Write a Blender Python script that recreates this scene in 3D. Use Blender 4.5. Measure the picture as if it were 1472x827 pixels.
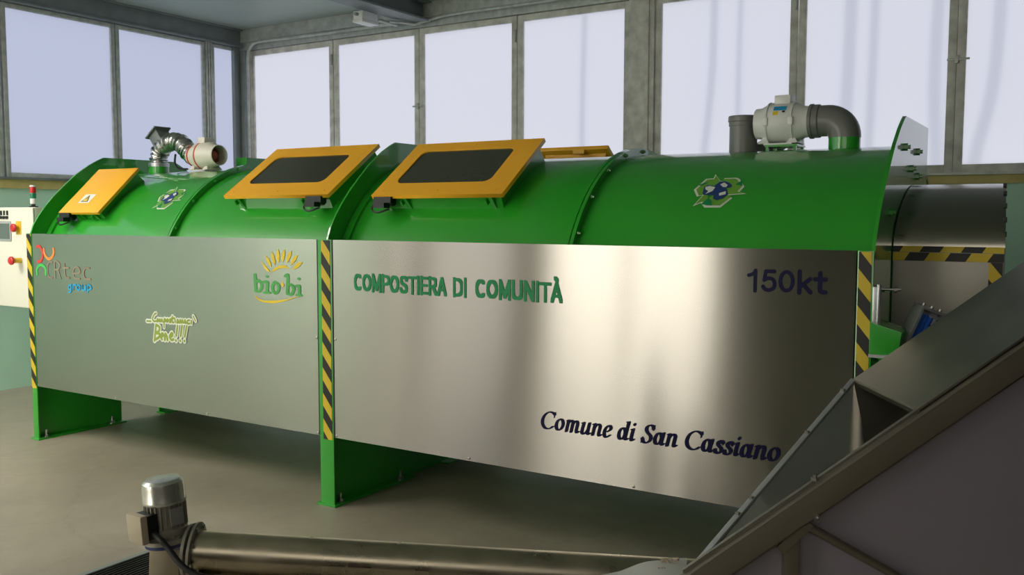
import bpy, bmesh, math, random
from mathutils import Vector, Matrix
from math import sin, cos, pi, radians as R, sqrt, hypot, atan2
random.seed(4)
SC = bpy.context.scene
COL = SC.collection
for o in list(bpy.data.objects):
    bpy.data.objects.remove(o)

# ------------------------------------------------------------------ camera
CAM = Vector((3.7353, -3.9257, 1.70)); YAW = R(32.0047); PITCH = R(4.4241); ROLL = R(0.1304)
fwd = Vector((-sin(YAW)*cos(PITCH), cos(YAW)*cos(PITCH), -sin(PITCH)))
rgt = Vector((cos(YAW), sin(YAW), 0)); upv = rgt.cross(fwd)
r2 = rgt*cos(ROLL) + upv*sin(ROLL); u2 = upv*cos(ROLL) - rgt*sin(ROLL)
cd = bpy.data.cameras.new('camera'); cam = bpy.data.objects.new('camera', cd); COL.objects.link(cam)
cam.matrix_world = Matrix(((r2.x, u2.x, -fwd.x, CAM.x), (r2.y, u2.y, -fwd.y, CAM.y), (r2.z, u2.z, -fwd.z, CAM.z), (0, 0, 0, 1)))
cd.sensor_width = 36; cd.lens = 1321.6/1472*36; cd.clip_start = 0.05
SC.camera = cam

# ------------------------------------------------------------------ light and exposure
SC.view_settings.view_transform = 'Standard'; SC.view_settings.look = 'None'
SC.view_settings.gamma = 1; SC.view_settings.use_curve_mapping = False
SC.view_settings.exposure = 0.0
W = bpy.data.worlds.new('sky'); SC.world = W; W.use_nodes = True
W.node_tree.nodes['Background'].inputs[0].default_value = (0.68, 0.74, 0.90, 1)
W.node_tree.nodes['Background'].inputs[1].default_value = 0.30
sd = bpy.data.lights.new('sun', 'SUN'); sun = bpy.data.objects.new('sun', sd); COL.objects.link(sun)
sd.energy = 0.95; sd.angle = R(2.0); sd.color = (1, .96, .9)
SUN_DIR = Vector((-0.28, -1, -0.42)).normalized()      # the way the light travels
sun.rotation_euler = SUN_DIR.to_track_quat('-Z', 'Y').to_euler(); sun.location = (2, 9, 6)
PANE_BACK, PANE_LEFT, PANE_FRONT_FILL, PANE_GATE, PANE_ROOF_FILL = 0.36, 0.37, 1.05, 3.0, 9.0

# ------------------------------------------------------------------ helpers
def lin(c):
    f = lambda v: v/12.92 if v <= .04045 else ((v+.055)/1.055)**2.4
    return tuple(f(x/255) for x in c) + (1,)

def mat(name, rgb, rough=.5, metal=0., coat=0., spec=.5, noise=0., nscale=6., bump=0., bscale=40., aniso=0., rnoise=0.):
    m = bpy.data.materials.new(name); m.use_nodes = True; nt = m.node_tree; b = nt.nodes['Principled BSDF']
    b.inputs['Base Color'].default_value = lin(rgb); b.inputs['Roughness'].default_value = rough
    b.inputs['Metallic'].default_value = metal; b.inputs['Coat Weight'].default_value = coat
    b.inputs['Specular IOR Level'].default_value = spec
    tc = nt.nodes.new('ShaderNodeTexCoord')
    if noise or rnoise:
        n = nt.nodes.new('ShaderNodeTexNoise'); n.inputs['Scale'].default_value = nscale; n.inputs['Detail'].default_value = 5
        nt.links.new(tc.outputs['Object'], n.inputs['Vector'])
        if noise:
            mx = nt.nodes.new('ShaderNodeMix'); mx.data_type = 'RGBA'; mx.blend_type = 'MULTIPLY'; mx.inputs[0].default_value = 1
            rp = nt.nodes.new('ShaderNodeValToRGB'); rp.color_ramp.elements[0].position = .3; rp.color_ramp.elements[1].position = .7
            rp.color_ramp.elements[0].color = (1-noise,)*3+(1,); rp.color_ramp.elements[1].color = (1+noise*.4,)*3+(1,)
            nt.links.new(n.outputs['Fac'], rp.inputs[0]); mx.inputs[6].default_value = lin(rgb)
            nt.links.new(rp.outputs[0], mx.inputs[7]); nt.links.new(mx.outputs[2], b.inputs['Base Color'])
        if rnoise:
            mr = nt.nodes.new('ShaderNodeMapRange'); mr.inputs[1].default_value = .3; mr.inputs[2].default_value = .7
            mr.inputs[3].default_value = rough-rnoise; mr.inputs[4].default_value = rough+rnoise
            nt.links.new(n.outputs['Fac'], mr.inputs[0]); nt.links.new(mr.outputs[0], b.inputs['Roughness'])
    if bump:
        n2 = nt.nodes.new('ShaderNodeTexNoise'); n2.inputs['Scale'].default_value = bscale; n2.inputs['Detail'].default_value = 4
        bp = nt.nodes.new('ShaderNodeBump'); bp.inputs['Strength'].default_value = bump; bp.inputs['Distance'].default_value = .01
        nt.links.new(tc.outputs['Object'], n2.inputs['Vector']); nt.links.new(n2.outputs['Fac'], bp.inputs['Height']); nt.links.new(bp.outputs[0], b.inputs['Normal'])
    if aniso:
        b.inputs['Anisotropic'].default_value = aniso
        b.inputs['Anisotropic Rotation'].default_value = .25; tg = nt.nodes.new('ShaderNodeTangent'); tg.direction_type = 'UV_MAP'; nt.links.new(tg.outputs[0], b.inputs['Tangent'])
    return m

def hazard(name, period, sgn, axis_a='X', axis_b='Z', off=0.):
    """yellow and black diagonal tape"""
    m = mat(name, (206, 178, 36), .45); nt = m.node_tree; b = nt.nodes['Principled BSDF']
    tc = nt.nodes.new('ShaderNodeTexCoord'); sx = nt.nodes.new('ShaderNodeSeparateXYZ'); nt.links.new(tc.outputs['Object'], sx.inputs[0])
    a = nt.nodes.new('ShaderNodeMath'); a.operation = 'MULTIPLY_ADD'
    nt.links.new(sx.outputs[axis_a], a.inputs[0]); a.inputs[1].default_value = sgn; nt.links.new(sx.outputs[axis_b], a.inputs[2])
    o = nt.nodes.new('ShaderNodeMath'); o.operation = 'ADD'; nt.links.new(a.outputs[0], o.inputs[0]); o.inputs[1].default_value = off+30*period
    d = nt.nodes.new('ShaderNodeMath'); d.operation = 'MODULO'; nt.links.new(o.outputs[0], d.inputs[0]); d.inputs[1].default_value = period
    g = nt.nodes.new('ShaderNodeMath'); g.operation = 'GREATER_THAN'; nt.links.new(d.outputs[0], g.inputs[0]); g.inputs[1].default_value = period*.5
    mx = nt.nodes.new('ShaderNodeMix'); mx.data_type = 'RGBA'; nt.links.new(g.outputs[0], mx.inputs[0])
    mx.inputs[6].default_value = lin((206, 178, 36)); mx.inputs[7].default_value = lin((18, 18, 16))
    nt.links.new(mx.outputs[2], b.inputs['Base Color'])
    return m

def pane_mat(name, rgb, strength, trans=.75):
    """multiwall polycarbonate: daylight put in as a glow plus what shows through, fine ribs run across"""
    m = bpy.data.materials.new(name); m.use_nodes = True; nt = m.node_tree; nt.nodes.remove(nt.nodes['Principled BSDF'])
    out = nt.nodes['Material Output']
    tc = nt.nodes.new('ShaderNodeTexCoord'); wv = nt.nodes.new('ShaderNodeTexWave'); wv.bands_direction = 'Z'; wv.inputs['Scale'].default_value = 16
    nt.links.new(tc.outputs['Object'], wv.inputs['Vector'])
    mr = nt.nodes.new('ShaderNodeMapRange'); mr.inputs[3].default_value = .94; mr.inputs[4].default_value = 1; nt.links.new(wv.outputs['Fac'], mr.inputs[0])
    em = nt.nodes.new('ShaderNodeEmission'); em.inputs[0].default_value = lin(rgb); em.inputs[1].default_value = strength  # the pane's own glow stands in for daylight
    ml = nt.nodes.new('ShaderNodeMath'); ml.operation = 'MULTIPLY'; ml.inputs[1].default_value = strength; nt.links.new(mr.outputs[0], ml.inputs[0]); nt.links.new(ml.outputs[0], em.inputs[1])
    tr = nt.nodes.new('ShaderNodeBsdfTranslucent'); tr.inputs[0].default_value = (trans, trans, trans, 1)
    ad = nt.nodes.new('ShaderNodeAddShader'); nt.links.new(em.outputs[0], ad.inputs[0]); nt.links.new(tr.outputs[0], ad.inputs[1])
    nt.links.new(ad.outputs[0], out.inputs[0])
    return m

M = {}
def wave_bump(m, scale, strength, axis='X', dist=.01):
    nt = m.node_tree; b = nt.nodes['Principled BSDF']; tc = nt.nodes.new('ShaderNodeTexCoord')
    w = nt.nodes.new('ShaderNodeTexWave'); w.bands_direction = axis; w.inputs['Scale'].default_value = scale
    bp = nt.nodes.new('ShaderNodeBump'); bp.inputs['Strength'].default_value = strength; bp.inputs['Distance'].default_value = dist
    nt.links.new(tc.outputs['Object'], w.inputs['Vector']); nt.links.new(w.outputs['Fac'], bp.inputs['Height']); nt.links.new(bp.outputs[0], b.inputs['Normal'])

M['green'] = mat('green_paint', (38, 158, 37), .32, coat=.9, noise=.06, nscale=2)
M['orange'] = mat('orange_paint', (248, 182, 44), .4, noise=.05, nscale=3)
M['lens'] = mat('smoked_window', (58, 60, 50), .2, noise=.2, nscale=60)
M['black'] = mat('black_plastic', (16, 16, 17), .45)
M['rubber'] = mat('black_rubber', (13, 13, 14), .55)
M['steel'] = mat('brushed_steel', (166, 164, 157), .24, 1., aniso=1.)
M['steel_dull'] = mat('dull_stainless', (150, 146, 134), .36, 1., noise=.25, nscale=5, rnoise=.08)
M['steel_end'] = mat('end_cover_stainless', (150, 145, 135), .2, 1., noise=.06, nscale=2)
M['steel_panel'] = mat('matt_stainless', (140, 137, 128), .42, 1., noise=.12, nscale=3)
M['steel_grey'] = mat('hopper_side_steel', (150, 144, 154), .5, .35, noise=.08, nscale=2)
M['steel_tube'] = mat('tube_stainless', (178, 168, 148), .33, 1., noise=.22, nscale=7, rnoise=.1)
M['galv'] = mat('galvanised_steel', (188, 192, 186), .45, .3, noise=.25, nscale=14)
M['galv_dark'] = mat('galvanised_beam', (126, 134, 134), .5, .2, noise=.15, nscale=8)
M['post'] = mat('steel_post', (216, 214, 205), .5, .0, noise=.3, nscale=9)
M['zinc'] = mat('zinc_bolt', (170, 170, 165), .3, 1.)
M['ceil'] = mat('ceiling_panel', (166, 178, 172), .45, noise=.06, nscale=1)
M['mint'] = mat('mint_wall_paint', (190, 230, 208), .7, noise=.08, nscale=2.5, bump=.2, bscale=60)
M['yellow'] = mat('cream_yellow_sill', (205, 190, 120), .6, noise=.12, nscale=8)
M['white'] = mat('white_plastic', (225, 226, 222), .35)
M['fanwhite'] = mat('fan_offwhite_plastic', (218, 214, 200), .35)
M['rust'] = mat('orange_seal', (190, 84, 48), .5)
M['pvc'] = mat('grey_pvc', (118, 118, 115), .35)
M['alu'] = mat('aluminium_foil_duct', (196, 196, 192), .25, 1., noise=.2, nscale=25, bump=.5, bscale=45)
M['grey'] = mat('grey_sheet_metal', (120, 124, 122), .45, .5)
M['cab'] = mat('cabinet_cream', (222, 220, 205), .45)
M['screen'] = mat('screen_grey', (96, 108, 104), .15)
M['bezel'] = mat('bezel_grey', (158, 162, 160), .4)
M['red'] = mat('red_plastic', (200, 40, 36), .35)
M['yel'] = mat('yellow_plastic', (228, 188, 40), .4)
M['greenlamp'] = mat('green_lamp_lens', (30, 130, 90), .25)
M['blue'] = mat('blue_belt', (28, 84, 176), .45)
M['bluepaint'] = mat('dark_blue_paint', (30, 44, 90), .4)
M['alum'] = mat('aluminium', (188, 190, 192), .35, .8)
M['cast'] = mat('cast_aluminium', (150, 146, 134), .42, .3, noise=.2, nscale=20)
M['cowl'] = mat('motor_cowl', (204, 204, 196), .26, .8, noise=.1, nscale=12)
M['dark_board'] = mat('dark_green_board', (42, 66, 44), .6)
M['wall_dim'] = mat('darkened_unseen_wall', (80, 80, 74), .8, noise=.1, nscale=2)  # unseen walls made dark to cut bounced light and panel reflections
M['beige'] = mat('beige_box_paint', (172, 160, 138), .5)
M['steel_rail'] = mat('rail_stainless', (134, 126, 112), .4, .7, noise=.10, nscale=4)
M['steel_mouth'] = mat('mouth_stainless', (176, 174, 172), .16, .95, noise=.15, nscale=6)
M['paper'] = mat('white_sheet_paper', (205, 205, 200), .7)
M['tan'] = mat('tan_torn_paper', (170, 155, 130), .8)
M['grate'] = mat('dark_grating', (40, 40, 38), .5, .5)
M['bark'] = mat('bark', (60, 52, 44), .9)
M['soil'] = mat('outside_soil', (120, 112, 96), .9)
M['v_green'] = mat('vinyl_green', (16, 134, 78), .5, spec=.3)
M['v_green2'] = mat('vinyl_leaf_green', (78, 168, 82), .4)
M['v_navy'] = mat('vinyl_navy', (14, 14, 54), .5, spec=.15)
M['v_yellow'] = mat('vinyl_yellow', (232, 202, 50), .4)
M['v_red'] = mat('vinyl_red', (202, 56, 50), .4)
M['v_orange'] = mat('vinyl_orange', (236, 140, 64), .4)
M['v_lgreen'] = mat('vinyl_light_green', (60, 190, 84), .4)
M['v_tan'] = mat('vinyl_tan', (140, 124, 104), .4)
M['v_blue'] = mat('vinyl_blue', (32, 152, 200), .4)
M['v_white'] = mat('vinyl_white', (222, 226, 214), .4)
M['v_lime'] = mat('vinyl_lime', (110, 168, 60), .4)
M['v_olive'] = mat('vinyl_olive', (140, 158, 62), .4)
M['v_globe'] = mat('vinyl_globe_blue', (34, 62, 122), .4)
M['v_black'] = mat('vinyl_black', (18, 18, 18), .5)
M['tape_v'] = hazard('hazard_tape_upright', .151, 1.25, off=.03)
M['tape_h'] = hazard('hazard_tape_level', .26, -1.6, off=.0)
M['pane_back'] = pane_mat('pane_back', (222, 226, 244), PANE_BACK)
M['pane_left'] = pane_mat('pane_left', (206, 214, 242), PANE_LEFT)
M['pane_front_fill'] = pane_mat('pane_front_fill', (255, 248, 232), PANE_FRONT_FILL)
M['pane_side'] = pane_mat('pane_side', (255, 249, 240), .95)
M['pane_roof_fill'] = pane_mat('pane_roof_fill', (255, 247, 238), PANE_ROOF_FILL)
M['pane_gate'] = pane_mat('pane_gate', (255, 247, 234), PANE_GATE)

# slightly warped sheets: the reflections wander a little
def warp(m, scale, strength):
    nt = m.node_tree; b = nt.nodes['Principled BSDF']; tc = nt.nodes.new('ShaderNodeTexCoord')
    n = nt.nodes.new('ShaderNodeTexNoise'); n.inputs['Scale'].default_value = scale; n.inputs['Detail'].default_value = 1
    bp = nt.nodes.new('ShaderNodeBump'); bp.inputs['Strength'].default_value = strength; bp.inputs['Distance'].default_value = .05
    nt.links.new(tc.outputs['Object'], n.inputs['Vector']); nt.links.new(n.outputs['Fac'], bp.inputs['Height']); nt.links.new(bp.outputs[0], b.inputs['Normal'])
wave_bump(M['ceil'], 6, .25, 'Y')

# concrete floor
def floor_mat():
    m = mat('smooth_concrete', (150, 141, 124), .38); nt = m.node_tree; b = nt.nodes['Principled BSDF']; L = nt.links
    tc = nt.nodes.new('ShaderNodeTexCoord')
    n1 = nt.nodes.new('ShaderNodeTexNoise'); n1.inputs['Scale'].default_value = .9; n1.inputs['Detail'].default_value = 8; n1.inputs['Roughness'].default_value = .62
    n2 = nt.nodes.new('ShaderNodeTexNoise'); n2.inputs['Scale'].default_value = 9; n2.inputs['Detail'].default_value = 5
    v = nt.nodes.new('ShaderNodeTexVoronoi'); v.feature = 'DISTANCE_TO_EDGE'; v.inputs['Scale'].default_value = .55
    for n in (n1, n2): L.new(tc.outputs['Object'], n.inputs['Vector'])
    nd = nt.nodes.new('ShaderNodeMixRGB'); nd.inputs[0].default_value = .12; L.new(tc.outputs['Object'], nd.inputs[1]); L.new(n2.outputs['Color'], nd.inputs[2]); L.new(nd.outputs[0], v.inputs['Vector'])
    r1 = nt.nodes.new('ShaderNodeValToRGB'); r1.color_ramp.elements[0].position = .3; r1.color_ramp.elements[1].position = .72
    r1.color_ramp.elements[0].color = lin((134, 126, 110)); r1.color_ramp.elements[1].color = lin((168, 159, 140)); L.new(n1.outputs['Fac'], r1.inputs[0])
    r2_ = nt.nodes.new('ShaderNodeValToRGB'); r2_.color_ramp.elements[0].color = (.86, .86, .86, 1); r2_.color_ramp.elements[1].color = (1.05, 1.05, 1.05, 1); L.new(n2.outputs['Fac'], r2_.inputs[0])
    mx = nt.nodes.new('ShaderNodeMix'); mx.data_type = 'RGBA'; mx.blend_type = 'MULTIPLY'; mx.inputs[0].default_value = 1; L.new(r1.outputs[0], mx.inputs[6]); L.new(r2_.outputs[0], mx.inputs[7])
    rc = nt.nodes.new('ShaderNodeValToRGB'); rc.color_ramp.elements[0].color = (.9, .9, .9, 1); rc.color_ramp.elements[1].color = (1, 1, 1, 1); rc.color_ramp.elements[1].position = .006; L.new(v.outputs['Distance'], rc.inputs[0])
    m2 = nt.nodes.new('ShaderNodeMix'); m2.data_type = 'RGBA'; m2.blend_type = 'MULTIPLY'; m2.inputs[0].default_value = 1; L.new(mx.outputs[2], m2.inputs[6]); L.new(rc.outputs[0], m2.inputs[7])
    L.new(m2.outputs[2], b.inputs['Base Color'])
    mr = nt.nodes.new('ShaderNodeMapRange'); mr.inputs[3].default_value = .3; mr.inputs[4].default_value = .5; L.new(n1.outputs['Fac'], mr.inputs[0]); L.new(mr.outputs[0], b.inputs['Roughness'])
    bp = nt.nodes.new('ShaderNodeBump'); bp.inputs['Strength'].default_value = .05; L.new(n2.outputs['Fac'], bp.inputs['Height']); L.new(bp.outputs[0], b.inputs['Normal'])
    return m
M['floor'] = floor_mat()

class MB:
    """collects shapes and links them as ONE mesh object"""
    def __init__(s): s.v = []; s.f = []; s.T = None
    def add(s, vs, fs):
        k = len(s.v); s.v += [Vector(p) if s.T is None else s.T @ Vector(p) for p in vs]; s.f += [tuple(i+k for i in f) for f in fs]; return s
    def box(s, a, b, mtx=None):
        (x0, y0, z0), (x1, y1, z1) = a, b
        vs = [Vector(p) for p in ((x0,y0,z0),(x1,y0,z0),(x1,y1,z0),(x0,y1,z0),(x0,y0,z1),(x1,y0,z1),(x1,y1,z1),(x0,y1,z1))]
        if mtx: vs = [mtx @ p for p in vs]
        return s.add(vs, [(0,3,2,1),(4,5,6,7),(0,1,5,4),(1,2,6,5),(2,3,7,6),(3,0,4,7)])
    def hexa(s, lo, hi):
        """solid between two loops of the same length"""
        n = len(lo); vs = list(lo)+list(hi)
        return s.add(vs, [tuple(range(n))[::-1], tuple(range(n, 2*n))] + [(i, (i+1) % n, n+(i+1) % n, n+i) for i in range(n)])
    def prism(s, poly, fn, a, b):
        """poly of (p,q) swept from a to b; fn(p,q,t) -> point"""
        return s.hexa([fn(p, q, a) for p, q in poly], [fn(p, q, b) for p, q in poly])
    def lathe(s, prof, org, axis, n=32, ref=None, caps=True):
        axis = Vector(axis).normalized(); org = Vector(org)
        e = Vector(ref) if ref else (Vector((0, 0, 1)) if abs(axis.z) < .9 else Vector((1, 0, 0)))
        e = (e - axis*e.dot(axis)).normalized(); g = axis.cross(e)
        vs = []; fs = []
        for r, h in prof:
            for i in range(n):
                t = 2*pi*i/n; vs.append(org + axis*h + (e*cos(t)+g*sin(t))*max(r, 1e-5))
        m = len(prof)
        for j in range(m-1):
            for i in range(n): fs.append((j*n+i, j*n+(i+1) % n, (j+1)*n+(i+1) % n, (j+1)*n+i))
        if caps: fs += [tuple(range(n))[::-1], tuple(range((m-1)*n, m*n))]
        return s.add(vs, fs)
    def cyl(s, a, b, r, n=24): 
        a, b = Vector(a), Vector(b); return s.lathe([(r, 0), (r, (b-a).length)], a, b-a, n)
    def tube(s, pts, r, n=12, rf=None):
        pts = [Vector(p) for p in pts]; vs = []; fs = []; e = None
        for i, p in enumerate(pts):
            t = (pts[min(i+1, len(pts)-1)] - pts[max(i-1, 0)]).normalized()
            if e is None:
                e = t.orthogonal().normalized()
            e = (e - t*e.dot(t)).normalized(); g = t.cross(e)
            rr = rf(i) if rf else r
            for k in range(n):
                a = 2*pi*k/n; vs.append(p + (e*cos(a)+g*sin(a))*rr)
        for j in range(len(pts)-1):
            for k in range(n): fs.append((j*n+k, j*n+(k+1) % n, (j+1)*n+(k+1) % n, (j+1)*n+k))
        fs += [tuple(range(n))[::-1], tuple(range((len(pts)-1)*n, len(pts)*n))]
        return s.add(vs, fs)
    def build(s, name, m, parent=None, bevel=0., smooth=35, uv=False):
        me = bpy.data.meshes.new(name); me.from_pydata([tuple(p) for p in s.v], [], s.f); me.update()
        bm = bmesh.new(); bm.from_mesh(me); bmesh.ops.recalc_face_normals(bm, faces=bm.faces)
        if bevel:
            es = [e for e in bm.edges if len(e.link_faces) == 2 and e.calc_face_angle(0) > R(40)]
            bmesh.ops.bevel(bm, geom=es, offset=bevel, segments=2, profile=.6, affect='EDGES')
        if uv:
            ul = bm.loops.layers.uv.new('UVMap')
            for f in bm.faces:
                for l in f.loops: l[ul].uv = (l.vert.co.x, l.vert.co.z)
        bm.to_mesh(me); bm.free()
        me.polygons.foreach_set('use_smooth', [True]*len(me.polygons)); me.set_sharp_from_angle(angle=R(smooth))
        o = bpy.data.objects.new(name, me); COL.objects.link(o)
        if m: me.materials.append(M[m] if isinstance(m, str) else m)
        if parent is not None:
            o.parent = parent; o.matrix_parent_inverse = mw(parent).inverted()
        return o

def mw(o):
    m = o.matrix_basis.copy()
    while o.parent:
        m = o.parent.matrix_basis @ o.matrix_parent_inverse @ m
        o = o.parent
    return m

def thing(name, label, cat, loc=(0, 0, 0), group=None):
    o = bpy.data.objects.new(name, None); COL.objects.link(o); o.location = loc; o.empty_display_size = .1
    o['label'] = label; o['category'] = cat
    if group: o['group'] = group
    return o
def tag(o, label, cat, group=None):
    o['label'] = label; o['category'] = cat
    if group: o['group'] = group
    return o
def struct(o): o['kind'] = 'structure'; return o
def lab(o, t): o['label'] = t; return o
def smoothpath(pts, k=6):
    P = [Vector(p) for p in pts]; out = []
    for i in range(len(P)-1):
        p0, p1, p2, p3 = P[max(i-1, 0)], P[i], P[i+1], P[min(i+2, len(P)-1)]
        for j in range(k):
            t = j/k; out.append(.5*((2*p1)+(p2-p0)*t+(2*p0-5*p1+4*p2-p3)*t*t+(3*p1-p0-3*p2+p3)*t**3))
    return out+[P[-1]]

# ------------------------------------------------------------------ lettering
def hull(pts):
    pts = sorted(set((round(x, 6), round(y, 6)) for x, y in pts))
    if len(pts) < 3: return pts
    def half(ps):
        h = []
        for p in ps:
            while len(h) > 1 and (h[-1][0]-h[-2][0])*(p[1]-h[-2][1])-(h[-1][1]-h[-2][1])*(p[0]-h[-2][0]) <= 0: h.pop()
            h.append(p)
        return h[:-1]
    return half(pts)+half(pts[::-1])
def pen(w, h, ang, n=12):
    c, s = cos(ang), sin(ang); o = []
    for i in range(n):
        a = 2*pi*i/n; x, y = cos(a)*w/2, sin(a)*h/2; o.append((x*c-y*s, x*s+y*c))
    return o
def nib(strokes, w, h=None, ang=0., smooth=True, square=False):
    """sweep a broad pen along strokes: list of polygons"""
    pn = pen(w, h or w, ang); out = []; h = h or w
    if square: pn = [(-w/2, -h/2), (w/2, -h/2), (w/2, h/2), (-w/2, h/2)]
    for s in strokes:
        q = [(p.x, p.y) for p in smoothpath([(a, b, 0) for a, b in s], 5)] if (smooth and len(s) > 2) else list(s)
        for (x0, y0), (x1, y1) in zip(q, q[1:]):
            out.append(hull([(x0+a, y0+b) for a, b in pn]+[(x1+a, y1+b) for a, b in pn]))
    return out
def decal(name, polys, m, parent, fn, label=None, lift=Vector((0, -1, 0))):
    b = MB()
    for i, p in enumerate(polys):
        b.add([Vector(fn(x, y))+lift*(i*3e-6) for x, y in p], [tuple(range(len(p)))])
    o = b.build(name, m, parent)
    if label: o['label'] = label
    return o

# ================================================================== the building
XL, YB, ZC = -5.157, 4.066, 3.95
XR, YF = 6.6, -6.6
struct(MB().box((XL-.3, YF-.3, -.2), (XR+.3, YB+.3, 0)).build('floor', 'floor'))
struct(MB().box((-8, YB+.3, -.2), (XR+3, 12, 0)).build('ground', 'soil'))
FILL_STRIPS = [(-5.0, -3.85), (-3.7, -2.6)]        # glowing roof strips out of view, added to light the floor and barrel
SY0, SY1 = -4.9, -1.7
c_ = MB().box((XL-.3, YF-.3, ZC), (XR+.3, SY0, ZC+.15)).box((XL-.3, SY1, ZC), (XR+.3, YB+.3, ZC+.15))
for a, b in zip([XL-.3]+[k_[1] for k_ in FILL_STRIPS], [k_[0] for k_ in FILL_STRIPS]+[XR+.3]): c_.box((a, SY0, ZC), (b, SY1, ZC+.15))
struct(c_.build('ceiling', 'ceil'))
ZS = 1.962       # top of the painted wall
struct(MB().box((XL, YB, 0), (XR, YB+.25, ZS)).build('wall_back', 'mint'))
struct(MB().box((XL-.25, YF, 0), (XL, YB+.25, ZS)).build('wall_left', 'mint'))
struct(MB().box((XL-.25, YF, ZS), (XL, -4.14, 3.735)).build('wall_left_end', 'mint'))  # unseen stretch closed without windows to darken the left panel's reflection
struct(MB().box((XR, YF, 0), (XR+.25, YB+.25, ZC)).build('wall_right', 'wall_dim'))  # out of view, made dark so right-facing plates stay dim
# front wall, behind the camera: wall darkened to shape the panel reflections, with two glazed gates
struct(MB().box((XL, YF-.25, 0), (-5.05, YF, ZC)).box((-4.65, YF-.25, 0), (-4.3, YF, ZC)).box((-2.85, YF-.25, 0), (-2.35, YF, ZC)).box((0.0, YF-.25, 0), (XR, YF, 2.05)).box((0.0, YF-.25, 2.05), (2.15, YF, ZC)).build('wall_front', 'wall_dim'))
struct(MB().box((XL, YB-.02, ZS), (XR, YB+.25, 2.045)).build('trim_1', 'yellow'))
struct(MB().box((XL-.25, -4.14, ZS), (XL+.02, YB-.02, 2.05)).build('trim_2', 'yellow'))

def window(n, lo, hi, z0, z1, axis, at, pane, dirn=1, fw=.05, fm='post', hinges=None, latch=None, mull=None):
    """framed pane between lo and hi along X ('X') or Y ('Y') in the wall at `at`"""
    f = MB(); d0, d1 = at, at+.05*dirn
    def bx(a0, a1, b0, b1, e=0., mb=None):
        a = min(d0-e*dirn, d1); b = max(d0-e*dirn, d1)
        (mb or f).box((a0, a, b0), (a1, b, b1)) if axis == 'X' else (mb or f).box((a, a0, b0), (b, a1, b1))
    bx(lo, lo+fw, z0, z1); bx(hi-fw, hi, z0, z1); bx(lo+fw, hi-fw, z0, z0+fw); bx(lo+fw, hi-fw, z1-fw, z1)
    # inner rebate of the frame
    root = struct(f.build('window_%d' % n, fm, None, .004))
    p = MB(); a, b = d0+.025*dirn, d0+.04*dirn; a, b = min(a, b), max(a, b)
    g = fw*.8
    p.box((lo+g, a, z0+g), (hi-g, b, z1-g)) if axis == 'X' else p.box((a, lo+g, z0+g), (b, hi-g, z1-g))
    p.build('pane', pane, root)
    for side, z in (hinges or []):
        h = MB(); x = lo+.012 if side < 0 else hi-.012
        (h.cyl((x, at-.012*dirn, z-.06), (x, at-.012*dirn, z+.06), .011)).build('hinge', 'galv', root)
    if latch:
        x, z = latch; l = MB(); l.box((x-.07, at-.022*dirn, z-.008), (x+.09, at-.008*dirn, z+.008)); l.box((x-.012, at-.03*dirn, z-.03), (x+.012, at-.0*dirn, z+.03))
        l.build('latch', 'galv', root, .002)
    return root
ZW0, ZW1 = 2.05, 3.70
k = 1
back = [(-5.02, -3.66, ([(1, 3.48), (1, 2.3)]), None), (-3.65, -2.425, None, (-2.43, 2.88)), (-2.42, -1.19, [(1, 3.5), (1, 2.3)], None), (-1.18, .05, None, None),
        (.30, 1.59, [(1, 3.5)], None), (1.60, 2.815, None, (2.82, 2.92)), (2.82, 4.06, None, None), (4.07, 5.3, None, None)]
for lo, hi, hg, lt in back:
    window(k, lo, hi, ZW0, ZW1, 'X', YB-.03, 'pane_back', 1, .062, 'post', hg, lt); k += 1
struct(MB().box((XL, YB-.05, ZW0-.02), (XR, YB+.1, ZW0)).build('trim_3', 'galv'))
for i, (a, b) in enumerate([(.05, .30), (5.3, 5.5)]):
    struct(MB().box((a, YB-.06, 2.05), (b, YB+.1, 3.95)).box((a+.17, YB-.075, 2.05), (b-.045, YB-.06, 3.95)).build('steel_column', 'post', None, .006))
struct(MB().box((5.5, YB, 2.05), (XR, YB+.25, 3.95)).build('wall_back_end', 'mint'))
struct(MB().box((XL, YB-.11, 0), (-5.02, YB+.1, ZW1)).box((XL, YB-.2, 2.04), (-5.10, YB-.11, ZW1+.1)).build('corner_column', 'galv_dark', None, .004))
left = [(-4.1, -2.95), (-2.94, -1.8), (-1.79, -.12), (-.10, 1.04), (1.06, 2.27), (2.28, 3.455)]
for lo, hi in left:
    window(k, lo, hi, ZW0+.02, ZW1+.03, 'Y', XL+.03, 'pane_left', -1, .045, 'galv'); k += 1
window(k, 3.55, YB-.12, ZW0+.02, ZW1+.03, 'Y', XL+.03, 'pane_left', -1, .04, 'galv'); k += 1
m = MB()
for a in (3.457, 3.49, 3.523): m.box((XL-.05, a, 2.05), (XL+.045, a+.024, 3.75))
struct(m.build('window_mullion', 'galv', None, .003))
struct(MB().box((XL-.2, YF, 2.05), (XL+.05, YB-.11, 2.072)).build('trim_4', 'galv_dark'))
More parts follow.
